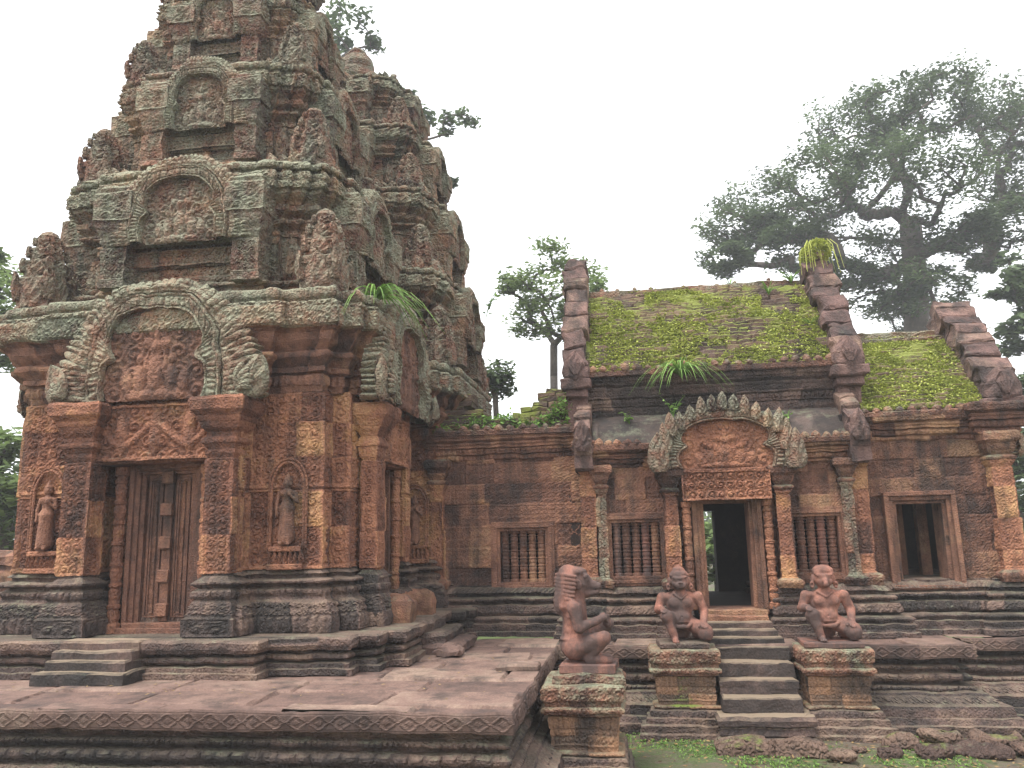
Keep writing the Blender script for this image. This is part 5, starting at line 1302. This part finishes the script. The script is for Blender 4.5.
# ------------------------------------------------------------------ trees
def tree(label, base, fork, lobes, per, leaves, lsize, mat, trunk_r, seed, spread=.55, group="trees beyond the temple", name="tree", flat=.6):
    """lobes: (centre, rx, rz). A branch skeleton grows to every leaf cluster, then leaves fill the clusters."""
    rs_ = np.random.default_rng(seed)
    base = np.array(base, float); fork = np.array(fork, float)
    nodes = [base + (fork - base) * t + np.array([math.sin(t * 5 + seed) * trunk_r * .5, 0, 0]) * t for t in np.linspace(0, 1, 9)]; par = [-1] + list(range(8))
    cl = []
    for c, rx, rz in lobes:
        for _ in range(per):
            d = rs_.normal(0, 1, 3); d /= np.linalg.norm(d); r_ = rs_.uniform(.35, 1) ** .5
            cl.append((np.array(c) + d * np.array([rx, rx * 1.0, rz]) * r_, rx))
    cl.sort(key=lambda q: np.linalg.norm(q[0] - fork)); tips = []
    for c, rx in cl:
        A = np.array(nodes[4:]); d = np.linalg.norm(A - c, axis=1) + .25 * np.linalg.norm(A - fork, axis=1) * .3 + np.where(A[:, 2] > c[2] + .3, 1.0, 0)
        j = int(np.argmin(d)) + 4; s = nodes[j]; k = max(1, int(np.linalg.norm(c - s) / (.8 * rx) + .5)); p = j
        bow = rs_.normal(0, .10, 3) * np.linalg.norm(c - s)
        for t in np.linspace(0, 1, k + 2)[1:]:
            nodes.append(s + (c - s) * t + bow * math.sin(t * math.pi)); par.append(p); p = len(nodes) - 1
        tips.append((p, rx))
    n = len(nodes); wgt = np.zeros(n)
    for p, _ in tips: wgt[p] += 1
    for i in range(n - 1, 0, -1): wgt[par[i]] += wgt[i]
    rad = trunk_r * (np.maximum(wgt, .6) / wgt[0]) ** .46
    for i in range(9): rad[i] = max(rad[i], trunk_r * .9) * (1 + .55 * (1 - i / 8) ** 3)
    mb = MB()
    for i in range(1, n):
        a, b = nodes[par[i]], nodes[i]
        if rad[i] < trunk_r * .012: continue
        mb.tube([a, (a + b) / 2, b], [rad[par[i]] if rad[par[i]] < 2 * rad[i] else rad[i] * 1.3, (rad[i] * 1.1 if i > 8 else (rad[i] + rad[par[i]]) / 2), rad[i]], 6, .5)
    root = bpy.data.objects.new(name, None); COL.objects.link(root); root.location = base; tag(root, label, "tree", group)
    for k in range(len(mb.V)): mb.V[k] = mb.V[k] - base
    mb.build("trunk", M_BARK, root, smooth=True)
    mb = MB(); P = []; T = []
    for p, rx in tips:
        m_ = int(leaves * rs_.uniform(.6, 1.3)); sg = rx * spread
        q = np.clip(rs_.normal(0, 1, (m_, 3)), -1.7, 1.7) * np.array([sg, sg, sg * flat]) * .6 + nodes[p] + np.array([0, 0, sg * .15])
        P.append(q); T.append(np.clip(rs_.uniform(.2, .75) + rs_.normal(0, .12, m_), 0, 1))
    P = np.concatenate(P) - base
    leafcards(P, None, lsize, np.concatenate(T), mb, rs_, .55)
    mb.build("crown", mat, root)
    return root
def plob(Y, items, dy=1.2, seed=0, asp=.8):
    rs_ = np.random.default_rng(seed); o = []
    for x, y, r_ in items:
        yy = Y + rs_.uniform(-dy, dy); o.append((at(x, y, yy), r_ / FPX * yy, r_ / FPX * yy * asp))
    return o
def gz(px, py, Y):
    q = at(px, py, Y); q[2] = -.75; return q
big = [(735, 225, 36), (770, 205, 42), (818, 178, 48), (850, 135, 48), (895, 108, 44), (945, 100, 42), (995, 108, 42), (1035, 120, 44), (880, 180, 55), (940, 165, 55), (1000, 175, 55), (1050, 190, 50), (790, 248, 34), (842, 232, 42), (725, 258, 24), (900, 255, 46), (930, 290, 34), (880, 300, 34), (965, 235, 34), (1015, 225, 36), (985, 262, 16), (850, 275, 26), (760, 235, 30), (905, 315, 30)]
tree("huge broad crowned tree with forked pale limbs rising behind the hall's right wing", gz(905, 400, 30), at(908, 225, 30), plob(30, big, 3.5, 1), 24, 105, .10, M_LEAF, .46, 4, .36)
tree("slender light green tree standing behind the hall roof's left gable", gz(556, 400, 20), at(553, 345, 20), plob(20, [(525, 275, 22), (550, 262, 22), (520, 305, 20), (545, 300, 26), (580, 275, 20), (530, 330, 14), (560, 330, 20), (590, 290, 16), (575, 310, 16), (508, 285, 10)], 1.0, 2), 9, 70, .07, M_LEAFB, .10, 8, .6)
tree("small round bushy tree peeping above the link wall beside the far tower", gz(496, 420, 16), at(496, 395, 16), plob(16, [(490, 378, 13), (500, 375, 13), (497, 392, 14)], .5, 3), 8, 60, .07, M_LEAF, .06, 5, .7)
tree("tree whose thin branches reach out right of the towers at mid height", gz(395, 300, 22), at(385, 150, 22), plob(22, [(425, 115, 14), (445, 125, 12), (468, 118, 12), (432, 170, 10), (450, 180, 7), (408, 95, 8), (415, 140, 10), (345, 25, 22), (372, 45, 12), (330, 15, 20), (340, 45, 14), (345, 100, 24), (375, 135, 20), (330, 75, 28), (390, 170, 20), (360, 150, 26)], .8, 4), 5, 34, .10, M_LEAF, .09, 6, .6)
tree("leafy dark tree leaning into the photo's left edge beside the near tower", gz(-40, 500, 16), at(-38, 330, 16), plob(16, [(-5, 250, 16), (-2, 285, 22), (3, 320, 22), (-10, 350, 26), (-35, 280, 40), (-50, 340, 40), (4, 345, 14)], 1.0, 5), 9, 60, .10, M_LEAFB, .16, 7, .6)
tree("bright green low tree behind the near tower's left corner", gz(5, 540, 14), at(3, 530, 14), plob(14, [(5, 450, 20), (-10, 480, 30), (12, 500, 22), (-5, 530, 30), (10, 545, 20), (-40, 500, 40)], .8, 6), 10, 70, .09, M_LEAFB, .08, 9, .65)
tree("dark tree cut by the photo's right edge above the wing gable", gz(1060, 500, 22), at(1050, 330, 22), plob(22, [(1018, 272, 20), (1008, 292, 14), (1030, 300, 24), (1022, 330, 18), (1045, 280, 30), (1016, 350, 12), (1055, 330, 30)], 1.0, 7), 8, 50, .15, M_LEAF, .2, 10, .55)
tree("dense low tree filling the gap right of the hall's end pier", gz(1035, 600, 17), at(1032, 520, 17), plob(17, [(1018, 395, 20), (1030, 430, 26), (1022, 470, 24), (1028, 510, 26), (1035, 550, 30), (1060, 450, 40)], .8, 8), 10, 80, .10, M_LEAF, .1, 11, .65)
tree("green bush seen through the hall's open doorway", gz(716, 600, 16), at(716, 560, 16), plob(16, [(705, 535, 22), (718, 555, 20), (700, 570, 18), (722, 520, 18), (690, 545, 18)], .5, 9), 9, 60, .09, M_LEAFB, .05, 12, .65)
# far woodland closing the horizon
mb = MB(); rs_ = np.random.default_rng(12); mbb = []
n = 24000; x = rs_.uniform(-70, 80, n); y = 55 + 7 * rs_.normal(0, 1, n); top = 4.2 + 3.2 * vnoise(np.stack([x, 0 * x, 0 * x], 1), .12, 3) + 1.6 * vnoise(np.stack([x, 0 * x, 0 * x], 1), .5, 4)
P = np.stack([x, y, -.7 + top * rs_.random(n) ** .7], 1); leafcards(P, None, .42, rs_.random(n), mb, rs_, .8)
o = mb.build("far_woodland", M_LEAF); o["kind"] = "stuff"
# enclosure wall far left
W = thing("enclosure_wall", "low reddish laterite wall at the photo's left edge behind the near tower", "wall", -7.6, 5.6, 0)
mb = MB(); moulded(mb, rect(-2.5, 1.4, -.25, .25), [(.06, -.85), (.06, .3), (0, .31), (0, .8), (.05, .82), (.05, .95), (-.05, 1.02)], res=.04, zres=.04, blocks=(.25, .5, .02)); mb.build("wall_blocks", M_REDS, W, rgh=(.03, 6))

# ------------------------------------------------------------------ damp air
def haze_box():
    mt = bpy.data.materials.new("haze_air"); mt.use_nodes = True; t = mt.node_tree; t.nodes.clear()
    o = nd(t, "ShaderNodeOutputMaterial"); v = nd(t, "ShaderNodeVolumePrincipled")
    v.inputs["Color"].default_value = (.93, .95, 1, 1); v.inputs["Density"].default_value = HAZE_DENSITY; v.inputs["Anisotropy"].default_value = .2
    t.links.new(v.outputs[0], o.inputs["Volume"])
    x0, x1, y0, y1, z0, z1 = -420, 420, -80, 620, -1.9, 22
    me = bpy.data.meshes.new("haze"); V = [(x, y, z) for x in (x0, x1) for y in (y0, y1) for z in (z0, z1)]
    me.from_pydata(V, [], [(0, 1, 3, 2), (4, 6, 7, 5), (0, 4, 5, 1), (2, 3, 7, 6), (0, 2, 6, 4), (1, 5, 7, 3)]); me.materials.append(mt)
    ob = bpy.data.objects.new("haze", me); COL.objects.link(ob); ob["kind"] = "stuff"
if HAZE_DENSITY > 0: haze_box()
